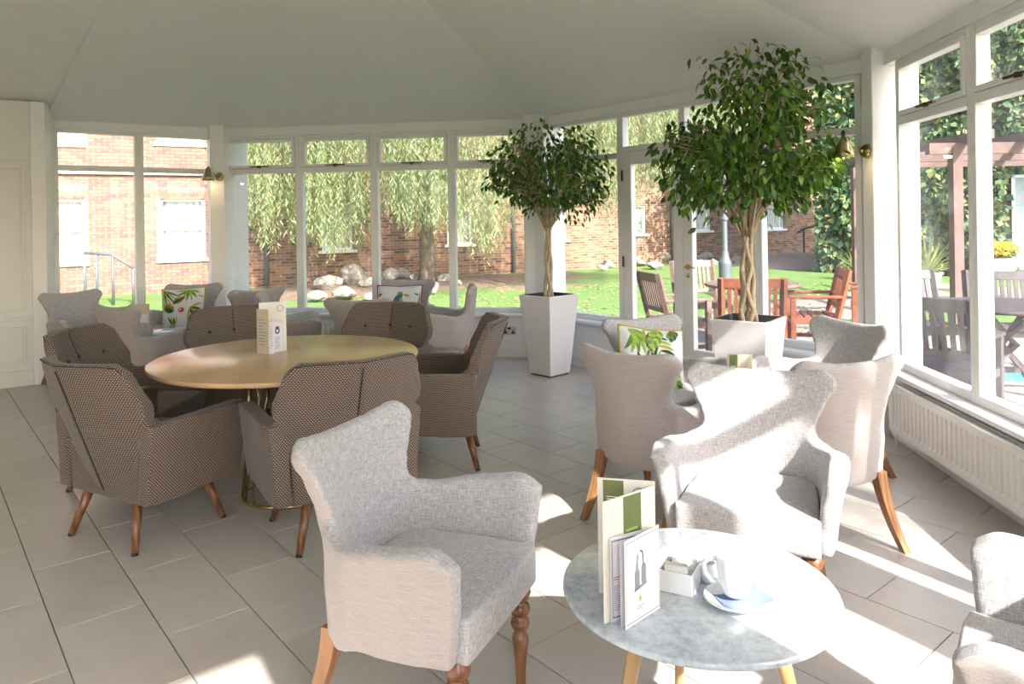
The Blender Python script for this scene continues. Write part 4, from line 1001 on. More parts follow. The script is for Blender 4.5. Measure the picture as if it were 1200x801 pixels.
# garden lamp post, cabinet ------------------------------------------------------
lp = GG(850, 331); r = empty('lamp_post', (lp.x, lp.y, GZ)); tag(r, 'grey cast lamp post on the lawn behind the garden table', 'lamp post')
MB().lathe([(.003, 0), (.145, 0), (.145, .42), (.15, .46), (.12, .52), (.09, .6), (.075, .72), (.003, .72)], 14).build('base', 'lamp_post_grey', r, smooth=True, angle=35)
MB().lathe([(.003, .7), (.066, .7), (.062, 1.4), (.085, 1.43), (.085, 1.48), (.055, 1.5), (.048, 3.0), (.003, 3.0)], 14).build('pole', 'lamp_post_grey', r, smooth=True, angle=35)
MB().lathe([(.003, 3.0), (.07, 3.0), (.16, 3.4), (.17, 3.42), (.05, 3.6), (.003, 3.64)], 6).build('lantern', 'lamp_post_grey', r)
ub = GG(860, 296); r = empty('utility_cabinet', (ub.x, ub.y, GZ), R(20)); tag(r, 'dark green cabinet standing on the lawn beyond the lamp post', 'cabinet')
MB().box(-.28, .28, -.2, .2, 0, .85).build('body', 'bin_green', r, bevel=.02); MB().box(-.31, .31, -.23, .23, .85, .93).build('lid', 'bin_green', r, bevel=.02); MB().box(-.25, .25, -.208, -.2, .05, .8).build('door', 'bin_green', r)

# shrubs and ivy --------------------------------------------------------------------
def blob_foliage(name, mat, parent, centres, n_, l=(.10, .2), w=.6, droop=.4):
    C_ = np.array([c[:3] for c in centres]); Rr = np.array([c[3] for c in centres]); idx = nprng.integers(0, len(C_), n_)
    d = nprng.normal(size=(n_, 3)); d /= np.linalg.norm(d, axis=1)[:, None]; rad = Rr[idx] * nprng.uniform(.55, 1.0, n_) ** .6
    P_ = C_[idx] + d * rad[:, None] * np.array([1, 1, .85]); D_ = d + nprng.normal(size=(n_, 3)) * .5; D_[:, 2] -= droop
    L_ = nprng.uniform(*l, n_); return leaf_cloud(name, mat, parent, P_, D_, L_, L_ * w)
def bush(name, x, y, cents, n_, mat, label, cat='tree', trunk=True, l=(.14, .26), group=None):
    r = empty(name, (x, y, GZ)); tag(r, label, cat, group)
    if trunk:
        MB().tube([(0, 0, -.1), (.05, 0, 1.2), (0, .1, 3.2)], [.16, .12, .07], 8).build('trunk', 'bark', r, smooth=True)
    tag(blob_foliage('foliage', mat, r, cents, n_, l), kind='stuff'); return r
bush('flowering_tree', 10.6, 21.6, [(rnd.uniform(-4.6, .6), rnd.uniform(-.8, .8), rnd.uniform(2.6, 7.0), rnd.uniform(.6, 1.0)) for _ in range(30)], 9000, 'shrub_leaf', 'leafy green tree with pink berries in front of the shaded brick wall', l=(.10, .2))
ft = bpy.data.objects['flowering_tree']; tag(blob_foliage('berry_clusters', 'petal_pink', ft, [(rnd.uniform(-4.4, .4), rnd.uniform(-1.4, -.6), rnd.uniform(3.2, 6.2), .35) for _ in range(26)], 420, (.08, .12), .9), kind='stuff')
IV = Facet((8.4, 19.6), (.81, -.586)); iv = empty('ivy_house', IV.at(0)); tag(iv, 'tall house wall covered in green and yellow ivy at the right', 'building'); o3 = IV.at(0)
mb = MB(); v = [IV.at(0, .1, GZ), IV.at(12, .1, GZ), IV.at(12, .1, 8.5), IV.at(0, .1, 8.5), IV.at(0, 5, GZ), IV.at(12, 5, GZ), IV.at(12, 5, 8.5), IV.at(0, 5, 8.5)]
mb.add([p_ - o3 for p_ in v], [(0, 1, 2, 3), (5, 4, 7, 6), (1, 5, 6, 2), (4, 0, 3, 7), (3, 2, 6, 7)]); mb.build('wall', 'far_brickwork', iv, uvbox=True)
n_ = 30000; a_ = nprng.uniform(-.3, 8.5, n_); z_ = nprng.uniform(-.05, 8.0, n_); bul = .22 + .18 * np.sin(a_ * 2.1) * np.sin(z_ * 1.7) + .1 * np.sin(a_ * 5.3 + z_ * 3.1); oo = .08 - nprng.uniform(0, 1, n_) * (bul + .12)
wx0, wx1 = IV.s_at(1186, 0, 262), IV.s_at(1222, 0, 262); wz0, wz1 = DP(1190, 311, IV.at(wx0).y).z, DP(1190, 205, IV.at(wx0).y).z
keep = ~((a_ > wx0 - .1) & (a_ < wx1 + .1) & (z_ > wz0 - .1) & (z_ < wz1 + .1)); a_, z_, oo = a_[keep], z_[keep], oo[keep]
dx, dy = IV.d; nx_, ny_ = IV.n
P_ = np.stack([a_ * dx + oo * nx_, a_ * dy + oo * ny_, z_], 1); D_ = nprng.normal(size=P_.shape) * .7; D_[:, 2] -= .9; D_ -= np.array([nx_, ny_, 0]) * .3
L_ = nprng.uniform(.12, .24, len(P_)); o = leaf_cloud('ivy', 'ivy_leaf', iv, P_, D_, L_, L_ * .8); tag(o, kind='stuff')
w_ = empty('window', (0, 0, 0), 0, iv); ML = Matrix.Translation(-o3) @ IV.M
MB().box(wx0, wx0 + .07, -.05, .1, wz0, wz1, M=ML).box(wx1 - .07, wx1, -.05, .1, wz0, wz1, M=ML).box(wx0, wx1, -.05, .1, wz1 - .07, wz1, M=ML).box(wx0, wx1, -.05, .1, wz0, wz0 + .07, M=ML).build('window_frame', 'frame_white_ext', w_)
MB().box(wx0 + .07, wx1 - .07, .0, .006, wz0 + .07, wz1 - .07, M=ML).build('pane', 'glass', w_); MB().box(wx0, wx1, .06, .08, wz0, wz1, M=ML).build('net_curtain', 'curtain_net', w_)
MB().box(wx0 - .15, wx1 + .15, -.12, .1, wz0 - .09, wz0, M=ML).build('stone_sill', 'frame_white_ext', w_)
bush('patio_tree', 6.45, -1.35, [(rnd.gauss(0, .75), rnd.gauss(0, .75), rnd.uniform(4.6, 7.0), rnd.uniform(.35, .6)) for _ in range(15)], 2100, 'shrub_leaf', 'young leafy tree on the patio outside, beyond the right picture edge', l=(.10, .18))
# ivy beside the shaded brick wall
bush('ivy_column', 9.95, 20.3, [(rnd.uniform(-.5, .5), rnd.uniform(-.3, .3), z_, .55) for z_ in np.linspace(.4, 6.5, 12)], 4200, 'ivy_leaf', 'column of dark green ivy left of the corner pillar with the brass lamp', 'ivy', l=(.1, .2))
bush('border_shrub', 13.6, 18.6, [(rnd.uniform(-2, 2), rnd.uniform(-.4, .4), rnd.uniform(.3, 1.0), .5) for _ in range(14)], 2500, 'shrub_leaf', 'low green shrub border at the foot of the ivy wall', 'shrub', False)

def spiky(name, x, y, z0, n_, ln, mat, parent=None):
    mb = MB()
    for i in range(n_):
        a = rnd.uniform(0, 6.283); el = rnd.uniform(.25, 1.45); l = ln * rnd.uniform(.7, 1.1); d = Vector((math.cos(a) * math.cos(el), math.sin(a) * math.cos(el), math.sin(el))); s_ = d.cross(Vector((0, 0, 1))).normalized() * .022
        b = Vector((x, y, z0)); m1 = b + d * l * .5 + Vector((0, 0, .02)); e_ = b + d * l - Vector((0, 0, .12 * l * math.cos(el)))
        mb.add([b - s_ * .6, b + s_ * .6, m1 + s_, e_, m1 - s_], [(0, 1, 2, 4), (4, 2, 3)])
    return mb.build(name, mat, parent)
yk = GG(1003, 326); r = empty('yucca', (yk.x, yk.y, GZ)); tag(r, 'pale spiky yucca left of the corner pillar at the edge of the lawn', 'plant')
tag(spiky('leaves', 0, 0, .12, 60, .62, 'palm_leaf', r), kind='stuff'); MB().tube([(0, 0, -.05), (0, 0, .18)], [.07, .05], 8).build('stem', 'bark', r, smooth=True)
ur = GG(1087, 347); r = empty('urn_palm', (ur.x, ur.y, GZ)); tag(r, 'spiky palm in a white urn outside the right window', 'potted plant')
MB().lathe([(.003, 0), (.15, 0), (.14, .03), (.09, .06), (.09, .09), (.17, .16), (.215, .30), (.225, .38), (.26, .41), (.26, .44), (.21, .44), (.19, .38), (.003, .37)], 24).build('urn', 'terracotta_white', r, smooth=True, angle=40)
tag(spiky('leaves', 0, 0, .38, 80, .78, 'palm_leaf', r), kind='stuff')
pb = GG(1168, 325); r = empty('flower_planter', (pb.x, pb.y, GZ), R(-10)); tag(r, 'white box planter full of yellow flowers before the ivy wall', 'planter')
mb = MB().box(-.3, .3, -.2, .2, 0, .44); mb.build('box', 'terracotta_white', r, bevel=.015); MB().box(-.26, .26, -.16, .16, .44, .445).build('soil', 'mulch', r)
tag(blob_foliage('foliage', 'shrub_leaf', r, [(x_, 0, .56, .16) for x_ in (-.22, -.08, .08, .22)], 500, (.05, .09)), kind='stuff')
tag(blob_foliage('flowers', 'yellow_petal', r, [(x_, y_, .66, .15) for x_ in (-.24, -.08, .08, .24) for y_ in (-.08, .08)], 900, (.05, .085), 1.0, 0), kind='stuff')

# pergola -----------------------------------------------------------------------------
r = empty('pergola', (5.6, 9.3, GZ)); tag(r, 'brown timber pergola beams and posts outside the right window', 'pergola')
for x_, y_ in ((0, 0), (4.2, -.6), (.6, 4.0)): MB().box(x_ - .06, x_ + .06, y_ - .06, y_ + .06, 0, 2.35).build('post', 'pergola_wood', r)
for y_, s_ in ((0, -.35), (1.3, -.1), (2.6, .1)): MB().box(s_, 5.0, y_ - .05, y_ + .05, 2.25, 2.39).build('beam', 'pergola_wood', r)
for x_ in np.arange(.1, 4.9, .75): MB().box(x_ - .04, x_ + .04, -.55, 4.2, 2.39, 2.50).build('rafter', 'pergola_wood', r)

# garden furniture ---------------------------------------------------------------------
def garden_chair(x, y, fx, fy, mat, label, w=.56):
    r = empty('garden_chair', (x, y, GZ + .01), face_to(fx, fy)); tag(r, label, 'garden chair', 'wooden garden armchairs on the patio'); hw_ = w / 2; q = .028
    for sx in (-1, 1):
        MB().box(sx * hw_ - q, sx * hw_ + q, .22 - q, .22 + q, 0, .62).build('leg', mat, r, bevel=.005)
        MB().tube([(sx * hw_, -.22, 0), (sx * hw_, -.22, .42), (sx * hw_, -.34, .92)], .036, 4).build('leg', mat, r)
        MB().box(sx * hw_ - .035, sx * hw_ + .035, -.27, .27, .62, .648).build('armrest', mat, r, bevel=.006)
        MB().box(sx * hw_ - .016, sx * hw_ + .016, -.2, .2, .34, .40).build('side_rail', mat, r); MB().box(sx * hw_ - .014, sx * hw_ + .014, -.2, .2, .12, .16).build('stretcher', mat, r)
    MB().box(-hw_ + q, hw_ - q, .21, .24, .34, .40).build('front_rail', mat, r); MB().box(-hw_ + q, hw_ - q, -.24, -.21, .34, .42).build('back_rail', mat, r)
    for i in range(6): y_ = -.17 + i * .08; MB().box(-hw_ + .02, hw_ - .02, y_ - .031, y_ + .031, .40, .422).build('seat_slat', mat, r)
    bk = lambda z: -.22 - .24 * (z - .42)
    for z0, z1 in ((.83, .92), (.50, .55)):
        m_ = MB().box(-hw_ + .025, hw_ - .025, -.014, .014, 0, z1 - z0); o = m_.build('back_rail', mat, r); o.location = (0, bk(z0), z0); o.rotation_euler = (R(13.5), 0, 0)
    for i in range(8):
        x_ = -hw_ + .075 + i * (w - .15) / 7; m_ = MB().box(-.016, .016, -.009, .009, 0, .30); o = m_.build('back_slat', mat, r); o.location = (x_, bk(.545), .545); o.rotation_euler = (R(13.5), 0, 0)
    return r
def garden_table(x, y, rad, mat, label, h=.73):
    r = empty('garden_table', (x, y, GZ + .01)); tag(r, label, 'garden table', 'round wooden garden tables')
    top = empty('tabletop', (0, 0, 0), 0, r); k = int(2 * rad / .09)
    for i in range(k):
        a = -rad + (i + .04) * 2 * rad / k; b = -rad + (i + .96) * 2 * rad / k
        fa = lambda t: math.sqrt(max(0, (rad * .985) ** 2 - t * t)); MB().prism([(a, -fa(a)), (b, -fa(b)), (b, fa(b)), (a, fa(a))], h - .028, h).build('slat', mat, top)
    MB().ring((0, 0, h - .014), rad * .985, .02, 40, 6).build('rim', mat, top, smooth=True)
    for a in range(4):
        c, s_ = math.cos(a * math.pi / 2 + .4), math.sin(a * math.pi / 2 + .4)
        MB().tube([(rad * .62 * c, rad * .62 * s_, 0), (-rad * .45 * c * .3, -rad * .45 * s_ * .3, h * .55), (rad * .5 * c, rad * .5 * s_, h - .03)], .032, 4).build('leg', mat, r)
    MB().box(-rad * .5, rad * .5, -.03, .03, .16, .2).build('stretcher', mat, r)
    return r
garden_table(2.75, 8.5, .52, 'teak_grey', 'round wooden garden table on the patio beyond the garden doors')
garden_chair(1.78, 8.0, .97, .2, 'teak_grey', 'weathered slatted garden armchair left of the patio table, behind the door glass')
garden_chair(2.45, 9.55, .15, -.99, 'teak_grey', 'weathered garden armchair on the far side of the patio table')
garden_chair(2.33, 7.25, .25, .97, 'teak_red', 'red brown garden armchair seen from behind through the ficus trunk')
garden_chair(3.28, 8.12, -.97, .25, 'teak_red', 'red brown garden armchair in profile facing left on the sunny patio')
garden_chair(4.38, 8.95, -.9, .4, 'teak_red', 'red brown garden chair whose edge shows beside the corner pillar')
garden_table(4.15, 6.2, .55, 'teak_dark', 'dark wooden garden table outside the right window')
garden_chair(3.12, 5.35, .75, .66, 'teak_dark', 'dark garden chair close outside the right window glass')
garden_chair(4.05, 7.25, .05, -.99, 'teak_dark', 'dark garden chair behind the outdoor table, left of the window mullion')
garden_chair(4.72, 7.05, -.35, -.93, 'teak_dark', 'dark garden chair behind the outdoor table, right of the window mullion')
o = MB().prism([(4.0, 6.6), (4.9, 6.5), (5.0, 7.1), (4.1, 7.2)], GZ + .011, GZ + .022).build('outdoor_mat', 'mat_teal'); tag(o, 'teal mat lying on the patio under the outdoor table', 'mat')
# ================================================================== PLANTS IN POTS
def planter(x, y, rz, label):
    r = empty('tall_planter', (x, y, 0), rz); tag(r, label, 'planter', 'tall white tapered planters')
    b, t, h = .135, .20, .75; ti, hi = .183, .70
    def ringv(a, z): return [(-a, -a, z), (a, -a, z), (a, a, z), (-a, a, z)]
    mb = MB().add(ringv(b, .012) + ringv(t, h) + ringv(ti, h) + ringv(ti - .005, hi), [(3, 2, 1, 0)] + [(i, (i + 1) % 4, 4 + (i + 1) % 4, 4 + i) for i in range(4)] + [(4 + i, 4 + (i + 1) % 4, 8 + (i + 1) % 4, 8 + i) for i in range(4)])
    mb.build('shell', 'pot_gloss', r, bevel=.006)
    MB().box(-b + .012, b - .012, -b + .012, b - .012, 0, .014).build('plinth', 'pot_inside', r)
    MB().add(ringv(ti, h - .002) + ringv(ti - .008, .66), [(i, (i + 1) % 4, 4 + (i + 1) % 4, 4 + i)[::-1] for i in range(4)] + [(4, 5, 6, 7)]).build('liner', 'pot_inside', r)
    g_ = MB()
    for i in range(170):
        px, py = rnd.uniform(-.165, .165), rnd.uniform(-.165, .165); q = rnd.uniform(.009, .018)
        g_.lathe([(.001, -q * .6), (q, -.2 * q), (q * .9, q * .3), (.001, q * .6)], 6, c=(px, py, .672 + rnd.uniform(0, .014)))
    tag(g_.build('pebbles', 'pebble', r), kind='stuff'); return r
LEAF = None
def ficus_leaf_mesh():
    mb = MB(); rows = [(0, .004), (.18, .34), (.42, .5), (.68, .36), (.88, .13), (1.0, .0)]; v = []; fs = []
    for t, w in rows:
        y = t; z = -.22 * t * t
        v += [(-w * .5, y, z + .07 * w), (0, y, z), (w * .5, y, z + .07 * w)]
    for i in range(len(rows) - 1):
        a = i * 3; fs += [(a, a + 1, a + 4, a + 3), (a + 1, a + 2, a + 5, a + 4)]
    return mb.add(v, fs).mesh('leaf', ['ficus_leaf'], True)
LEAF = ficus_leaf_mesh()
lv = np.array([v_.co[:] for v_ in LEAF.vertices]); lf = [tuple(p_.vertices) for p_ in LEAF.polygons]
def ficus(x, y, base, fork, cz, rx, rz_, nleaf, label, seed, camdir, lsz=.078, braid=.04):
    rg = random.Random(seed); r = empty('ficus_tree', (x, y, base)); tag(r, label, 'tree', 'ficus trees in tall white planters')
    H0 = fork - base
    for k in range(6):                      # plaited open stem: three strands each way round
        pts = []; sg = 1 if k % 2 else -1
        for i in range(30):
            t = i / 29; a = sg * t * 4.6 + (k // 2) * 2.094; rr_ = braid * (1 - .45 * t) * (.72 + .28 * abs(math.sin(t * 6.9 + .6)))
            pts.append((rr_ * math.cos(a), rr_ * math.sin(a), t * H0))
        MB().tube(pts, [lerp(.019, .013, i / 29) for i in range(30)], 8).build('stem', 'ficus_bark', r, smooth=True)
    cz -= base; tips = []; nb_ = 46
    for i in range(nb_):
        u = rg.uniform(-.55, .98); a = rg.uniform(0, 6.283); q = math.sqrt(max(0, 1 - u * u)); f_ = rg.uniform(.72, 1.0)
        tip = Vector((rx * f_ * q * math.cos(a), rx * f_ * q * math.sin(a), cz + rz_ * f_ * u)); st = Vector((rg.uniform(-.02, .02), rg.uniform(-.02, .02), H0 - rg.uniform(0, .05)))
        mid = st.lerp(tip, .5) + Vector((0, 0, .07)); mid.x *= .72; mid.y *= .72
        pts = [st.lerp(mid, .5) * 1 + Vector((0, 0, .0)) if j == 1 else p_ for j, p_ in enumerate([st, None, mid, mid.lerp(tip, .55) + Vector((0, 0, .02)), tip])]
        if i < 16: MB().tube(pts, [.010, .009, .007, .005, .002], 6).build('branch', 'ficus_bark', r, smooth=True)
        else: tips.append(('b', pts))
        tips.append((tip, mid))
    tw_ = MB()
    for it in tips:
        if it[0] == 'b': tw_.tube(it[1], [.006, .005, .004, .003, .0015], 5)
    pl = [it for it in tips if it[0] != 'b']; pos = []
    for i in range(nleaf):
        tip, mid = pl[rg.randrange(len(pl))]; t = rg.uniform(.15, 1.08) ** .7; p_ = mid.lerp(tip, t) + Vector((rg.gauss(0, .095), rg.gauss(0, .095), rg.gauss(0, .075)))
        e_ = Vector((p_.x / rx, p_.y / rx, (p_.z - cz) / rz_))
        if e_.length > 1.04: p_ = Vector((0, 0, cz)) + (p_ - Vector((0, 0, cz))) * (rg.uniform(.85, 1.03) / e_.length)
        pos.append(p_)
    for p_ in pos[::5]:
        c_ = Vector((p_.x * .6, p_.y * .6, p_.z * .85 + cz * .15 - .03)); tw_.tube([c_, c_.lerp(p_, .6) + Vector((0, 0, .02)), p_], [.003, .0025, .001], 4)
    tag(tw_.build('twigs', 'ficus_bark', r, smooth=True), kind='stuff')
    cd_ = Vector((*camdir, .05)).normalized(); pos.sort(key=lambda p_: -p_.dot(cd_))
    def mat_for(p_):
        out = Vector((p_.x, p_.y, .2 * (p_.z - cz))); out = out.normalized() if out.length > .01 else Vector((1, 0, 0))
        d = (out * .6 + Vector((rg.gauss(0, .5), rg.gauss(0, .5), -rg.uniform(.35, 1.3)))).normalized()
        q_ = d.to_track_quat('Y', 'Z'); q_ = q_ @ Vector((0, 1, 0)).rotation_difference(Vector((0, 1, 0))); roll_ = Matrix.Rotation(rg.gauss(0, .7), 4, 'Y')
        s_ = lsz * rg.uniform(.7, 1.2); return Matrix.Translation(p_) @ q_.to_matrix().to_4x4() @ roll_ @ Matrix.Diagonal((s_, s_, s_, 1))
    V_ = []; F_ = []
    for i, p_ in enumerate(pos):
        M_ = mat_for(p_)
        if i < 290:
            o = bpy.data.objects.new('leaf', LEAF); o.matrix_local = M_; link(o, r); o.matrix_local = M_
        else:
            A = np.array(M_); w_ = lv @ A[:3, :3].T + A[:3, 3]; b_ = len(V_); V_ += [tuple(q_) for q_ in w_]; F_ += [tuple(b_ + j for j in f_) for f_ in lf]
    mb = MB(); mb.v = V_; mb.f = F_; mb.m = [0] * len(F_); tag(mb.build('foliage', 'ficus_leaf', r, smooth=True), kind='stuff'); return r
PA = Vector((.335, 6.945)); PB = Vector((1.635, 5.14))
planter(PA.x, PA.y, R(45) - math.atan2(PA.x, PA.y) * .5, 'tall white tapered planter standing free beside the steel socket')
planter(PB.x, PB.y, R(52), 'white planter with the large ficus in front of the garden doors')
ficus(PA.x, PA.y, .66, 1.38, 1.88, .60, .56, 2300, 'smaller ficus tree with plaited stem in the planter near the socket', 3, (-.05, -1), .066, .036)
ficus(PB.x, PB.y, .66, 1.32, 1.975, .63, .71, 3300, 'larger ficus tree with plaited stem in front of the garden doors', 5, (-.3, -.95), .071, .055)

# ================================================================== CUSHIONS
def pillow_pt(a, w=.23, h=.23, d=.075):
    def f(u, v, s):
        x, y = 2 * u - 1, 2 * v - 1; b = max(0, (1 - x ** 4) * (1 - y ** 4)) ** .55; pin = 1 - .07 * (1 - abs(y)) * abs(x) ** 3
        pin2 = 1 - .07 * (1 - abs(x)) * abs(y) ** 3
        return Vector((x * w * pin, s * d * b, y * h * pin2))
    return f
def cushion(loc, fx, fy, tilt, label, kind, side_mat, w=.225, h=.225, rolla=0.0):
    r = empty('cushion', loc); tag(r, label, 'cushion', 'printed scatter cushions on the winged armchairs')
    r.rotation_euler = (Matrix.Rotation(face_to(fx, fy), 4, 'Z') @ Matrix.Rotation(R(tilt), 4, 'X') @ Matrix.Rotation(R(rolla), 4, 'Y')).to_euler()
    f = pillow_pt(0, w, h)
    # local: +Y is the printed face
    MB().grid(lambda u, v: f(u, v, 1), 22, 22, flip=True).build('printed_front', 'cushion_white', r, smooth=True)
    MB().grid(lambda u, v: f(u, v, -1), 22, 22).build('plain_back', side_mat, r, smooth=True)
    pp_ = [f(t, 0, 0) for t in np.linspace(0, 1, 12)] + [f(1, t, 0) for t in np.linspace(0, 1, 12)] + [f(1 - t, 1, 0) for t in np.linspace(0, 1, 12)] + [f(0, 1 - t, 0) for t in np.linspace(0, 1, 12)]
    MB().tube(pp_, .006, 6).build('piping', side_mat, r, smooth=True)
    layers = {}
    cnt = [0]
    def strip(mat, pts):      # pts: list of (cx, cy, half width, dirx, diry) -> quads on the pillow surface
        cnt[0] += 1; mb = layers.setdefault((mat, cnt[0]), MB()); v = []; lift = .0012 + .00004 * cnt[0]
        for (cx, cy, hw_, dx, dy) in pts:
            for sg in (-1, 1):
                x_ = max(.012, min(.988, cx - dy * hw_ * sg)); y_ = max(.012, min(.988, cy + dx * hw_ * sg)); p_ = f(x_, y_, 1); v.append(p_ + Vector((0, lift, 0)))
        mb.add(v, [(i * 2, i * 2 + 2, i * 2 + 3, i * 2 + 1) for i in range(len(pts) - 1)])
    def blade(mat, x0, y0, a, ln, wd, curl=0.0, n=9):
        if kind != 'bird': ln *= 1.12; wd *= 1.4
        pts = []; x, y = x0, y0
        for i in range(n):
            t = i / (n - 1); b = a + curl * t; pts.append((x, y, wd * math.sin(math.pi * min(1, .06 + .94 * t)) ** .8 + .0005, math.cos(b), math.sin(b))); x += math.cos(b) * ln / (n - 1); y += math.sin(b) * ln / (n - 1)
        strip(mat, pts)
    def frond(x0, y0, a, ln, n, wd, mats, curl=.4):
        x, y = x0, y0
        for i in range(n):
            t = i / n; b = a + curl * t
            for sg in (-1, 1): blade(mats[(i + (sg > 0)) % len(mats)], x, y, b + sg * 1.05, ln * .42 * (1 - .6 * abs(t - .4)), wd, -sg * .5, 7)
            x += math.cos(b) * ln / n; y += math.sin(b) * ln / n
    def disc(mat, cx, cy, r_, sq=1.0): strip(mat, [(cx - r_ + 2 * r_ * t, cy, r_ * sq * math.sqrt(max(0, 1 - (2 * t - 1) ** 2)) + .0003, 1, 0) for t in np.linspace(0, 1, 9)])
    LG, MG, DG_, YG, OR, RD, BK = 'print_lime', 'print_green', 'print_dark_green', 'print_olive', 'print_orange', 'print_red', 'dark_print'
    if kind == 'palm':
        for k in range(6): blade([LG, MG][k % 2], .84, .92, R(195 + 18 * k), .36 - .02 * k, .022, .5)
        for k in range(4): blade([MG, LG][k % 2], .90, .94, R(185 + 16 * k), .22, .018, .3)
        frond(.66, .97, R(-128), .58, 8, .016, [LG, YG, DG_], .25)
        frond(.44, .97, R(-60), .30, 6, .02, [MG, LG], .3)
        blade(MG, .34, .62, R(-118), .46, .055, .35); blade(DG_, .36, .60, R(-116), .36, .018, .3)
        for a_ in (58, 95, 130, 20, 155): blade([DG_, MG][a_ % 2], .68, .40, R(a_), .24, .024, .1)
        frond(.25, .33, R(-115), .38, 7, .018, [LG, MG, DG_], .5); frond(.16, .97, R(-40), .2, 5, .02, [DG_, MG], 0)
        blade(OR, .52, .46, R(-62), .40, .011, -.3); blade(RD, .36, .38, R(-88), .20, .018, .2); blade(YG, .62, .56, R(-30), .25, .018, -.3)
        for q in ((.64, .70), (.61, .67), (.65, .64), (.59, .62)): disc(BK, *q, .016)
        disc(RD, .22, .955, .035, .5)
    elif kind == 'parrot':
        for k in range(6): blade([DG_, LG][k % 2], .94, .95, R(200 + 13 * k), .42, .013, .1)
        for k in range(7): blade([LG, MG][k % 2], .34, .94, R(190 + 27 * k), .26, .02, .35)
        blade(YG, .70, .62, R(150), .30, .055, .1); blade(DG_, .68, .63, R(150), .27, .03, .1); blade(OR, .64, .72, R(160), .2, .012, .1)
        blade(OR, .66, .50, R(8), .24, .07, .6); blade(MG, .66, .45, R(8), .26, .06, .5); blade(DG_, .68, .44, R(10), .2, .03, .3)
        disc(RD, .50, .46, .075, .75); disc('petal_flat', .53, .47, .035)
        for k in range(5): blade([YG, DG_][k % 2], .30, .50, R(150 + 32 * k), .26, .02, .3)
        blade(OR, .12, .80, R(195), .22, .014, .5)
        for k in range(4): blade([DG_, LG][k % 2], .80 - .07 * k, .30, R(240 + 15 * k), .28, .016, .1)
    else:
        blade('print_teal', .60, .42, R(118), .46, .085, -.1); blade('blue_print', .61, .44, R(112), .30, .05, 0); disc(OR, .46, .80, .06, .55); blade(OR, .48, .44, R(-30), .1, .02)
        for q in ((.9, .75), (.86, .5)): disc('print_maroon', *q, .035)
        blade(YG, .84, .78, R(-40), .2, .018, .3); blade(YG, .30, .42, R(130), .22, .035, .1); blade(YG, .40, .50, R(80), .2, .03); blade(YG, .24, .72, R(10), .16, .035); blade(MG, .14, .78, R(200), .12, .02)
        blade(OR, .32, .10, R(80), .18, .05); blade(OR, .16, .16, R(110), .18, .04); blade('print_maroon', .05, .35, R(95), .5, .012); blade(YG, .70, .15, R(60), .2, .03)
    for (m_, k_), mb in layers.items(): mb.build('leaf_print', m_, r.children[0], smooth=True)
    return r
plain('cushion_white', (.74, .72, .74), .9, var=.02); plain('cushion_olive', (.42, .36, .03), .85, var=.05); plain('cushion_maroon', (.20, .03, .06), .85)
for nm, c_ in (('print_lime', (.33, .45, .06)), ('print_green', (.13, .24, .045)), ('print_dark_green', (.03, .075, .025)), ('print_olive', (.42, .36, .06)), ('print_orange', (.60, .26, .05)), ('print_red', (.55, .04, .04)), ('print_teal', (.02, .20, .24)), ('print_maroon', (.30, .02, .06)), ('petal_flat', (.70, .35, .35))): plain(nm, c_, .85, var=.25, vscale=25)
cushion((.80, 4.30, .60), .36, -.93, 16, 'palm leaf cushion with olive edge leaning in the armchair before the garden doors', 'palm', 'cushion_olive', .215, .215, -9)
cushion((-3.27, 7.31, .625), .12, -.99, 12, 'parrot leaf cushion with a red flower in the far left corner armchair', 'parrot', 'cushion_olive', .205, .205, 2)
cushion((-1.14, 7.36, .62), -.1, -.99, 12, 'white cushion with a teal bird in the armchair before the rockery', 'bird', 'cushion_maroon', .23, .20, 0)

# ================================================================== THINGS ON TABLES
def card(parent, name, p0, p1, z0, h, mat, th=.0016):
    """upright sheet from p0 to p1 (xy)"""
    p0, p1 = Vector(p0), Vector(p1); d = (p1 - p0).normalized(); n_ = Vector((-d.y, d.x)); M_ = Matrix(((d.x, n_.x, 0, p0.x), (d.y, n_.y, 0, p0.y), (0, 0, 1, z0), (0, 0, 0, 1)))
    o = MB().box(0, (p1 - p0).length, -th / 2, th / 2, 0, h, M=M_).build(name, mat, parent); return M_, (p1 - p0).length, o
def printq(parent, name, M_, x0, x1, z0, z1, mat, side=-1, lift=.0013): # flat print on a card, on the camera side
    y_ = side * lift; return MB().add([M_ @ Vector(q) for q in ((x0, y_, z0), (x1, y_, z0), (x1, y_, z1), (x0, y_, z1))], [(0, 1, 2, 3)]).build(name, mat, parent)
def lines(parent, M_, x0, x1, z0, z1, n_, mat, side=-1, seed=1):
    rg = random.Random(seed); mb = MB(); dz = (z1 - z0) / n_
    for i in range(n_):
        a = z0 + i * dz; e_ = x0 + (x1 - x0) * rg.uniform(.6, 1); mb.add([M_ @ Vector(q) for q in ((x0, side * .0014, a), (e_, side * .0014, a), (e_, side * .0014, a + dz * .35), (x0, side * .0014, a + dz * .35))], [(0, 1, 2, 3)])
    return mb.build('printed_text', mat, parent)
def circle_print(parent, M_, cx, cz_, r_, mat, side=-1, w_=.12, n_=28, fill=False):
    mb = MB(); v = []; ri = 0 if fill else r_ * (1 - w_)
    for i in range(n_):
        a = 2 * math.pi * i / n_; v += [M_ @ Vector((cx + ri * math.cos(a), side * .0015, cz_ + ri * math.sin(a))), M_ @ Vector((cx + r_ * math.cos(a), side * .0015, cz_ + r_ * math.sin(a)))]
    mb.add(v, [(2 * i, 2 * i + 1, (2 * i + 3) % (2 * n_), (2 * i + 2) % (2 * n_)) for i in range(n_)]); return mb.build('printed_ring', mat, parent)
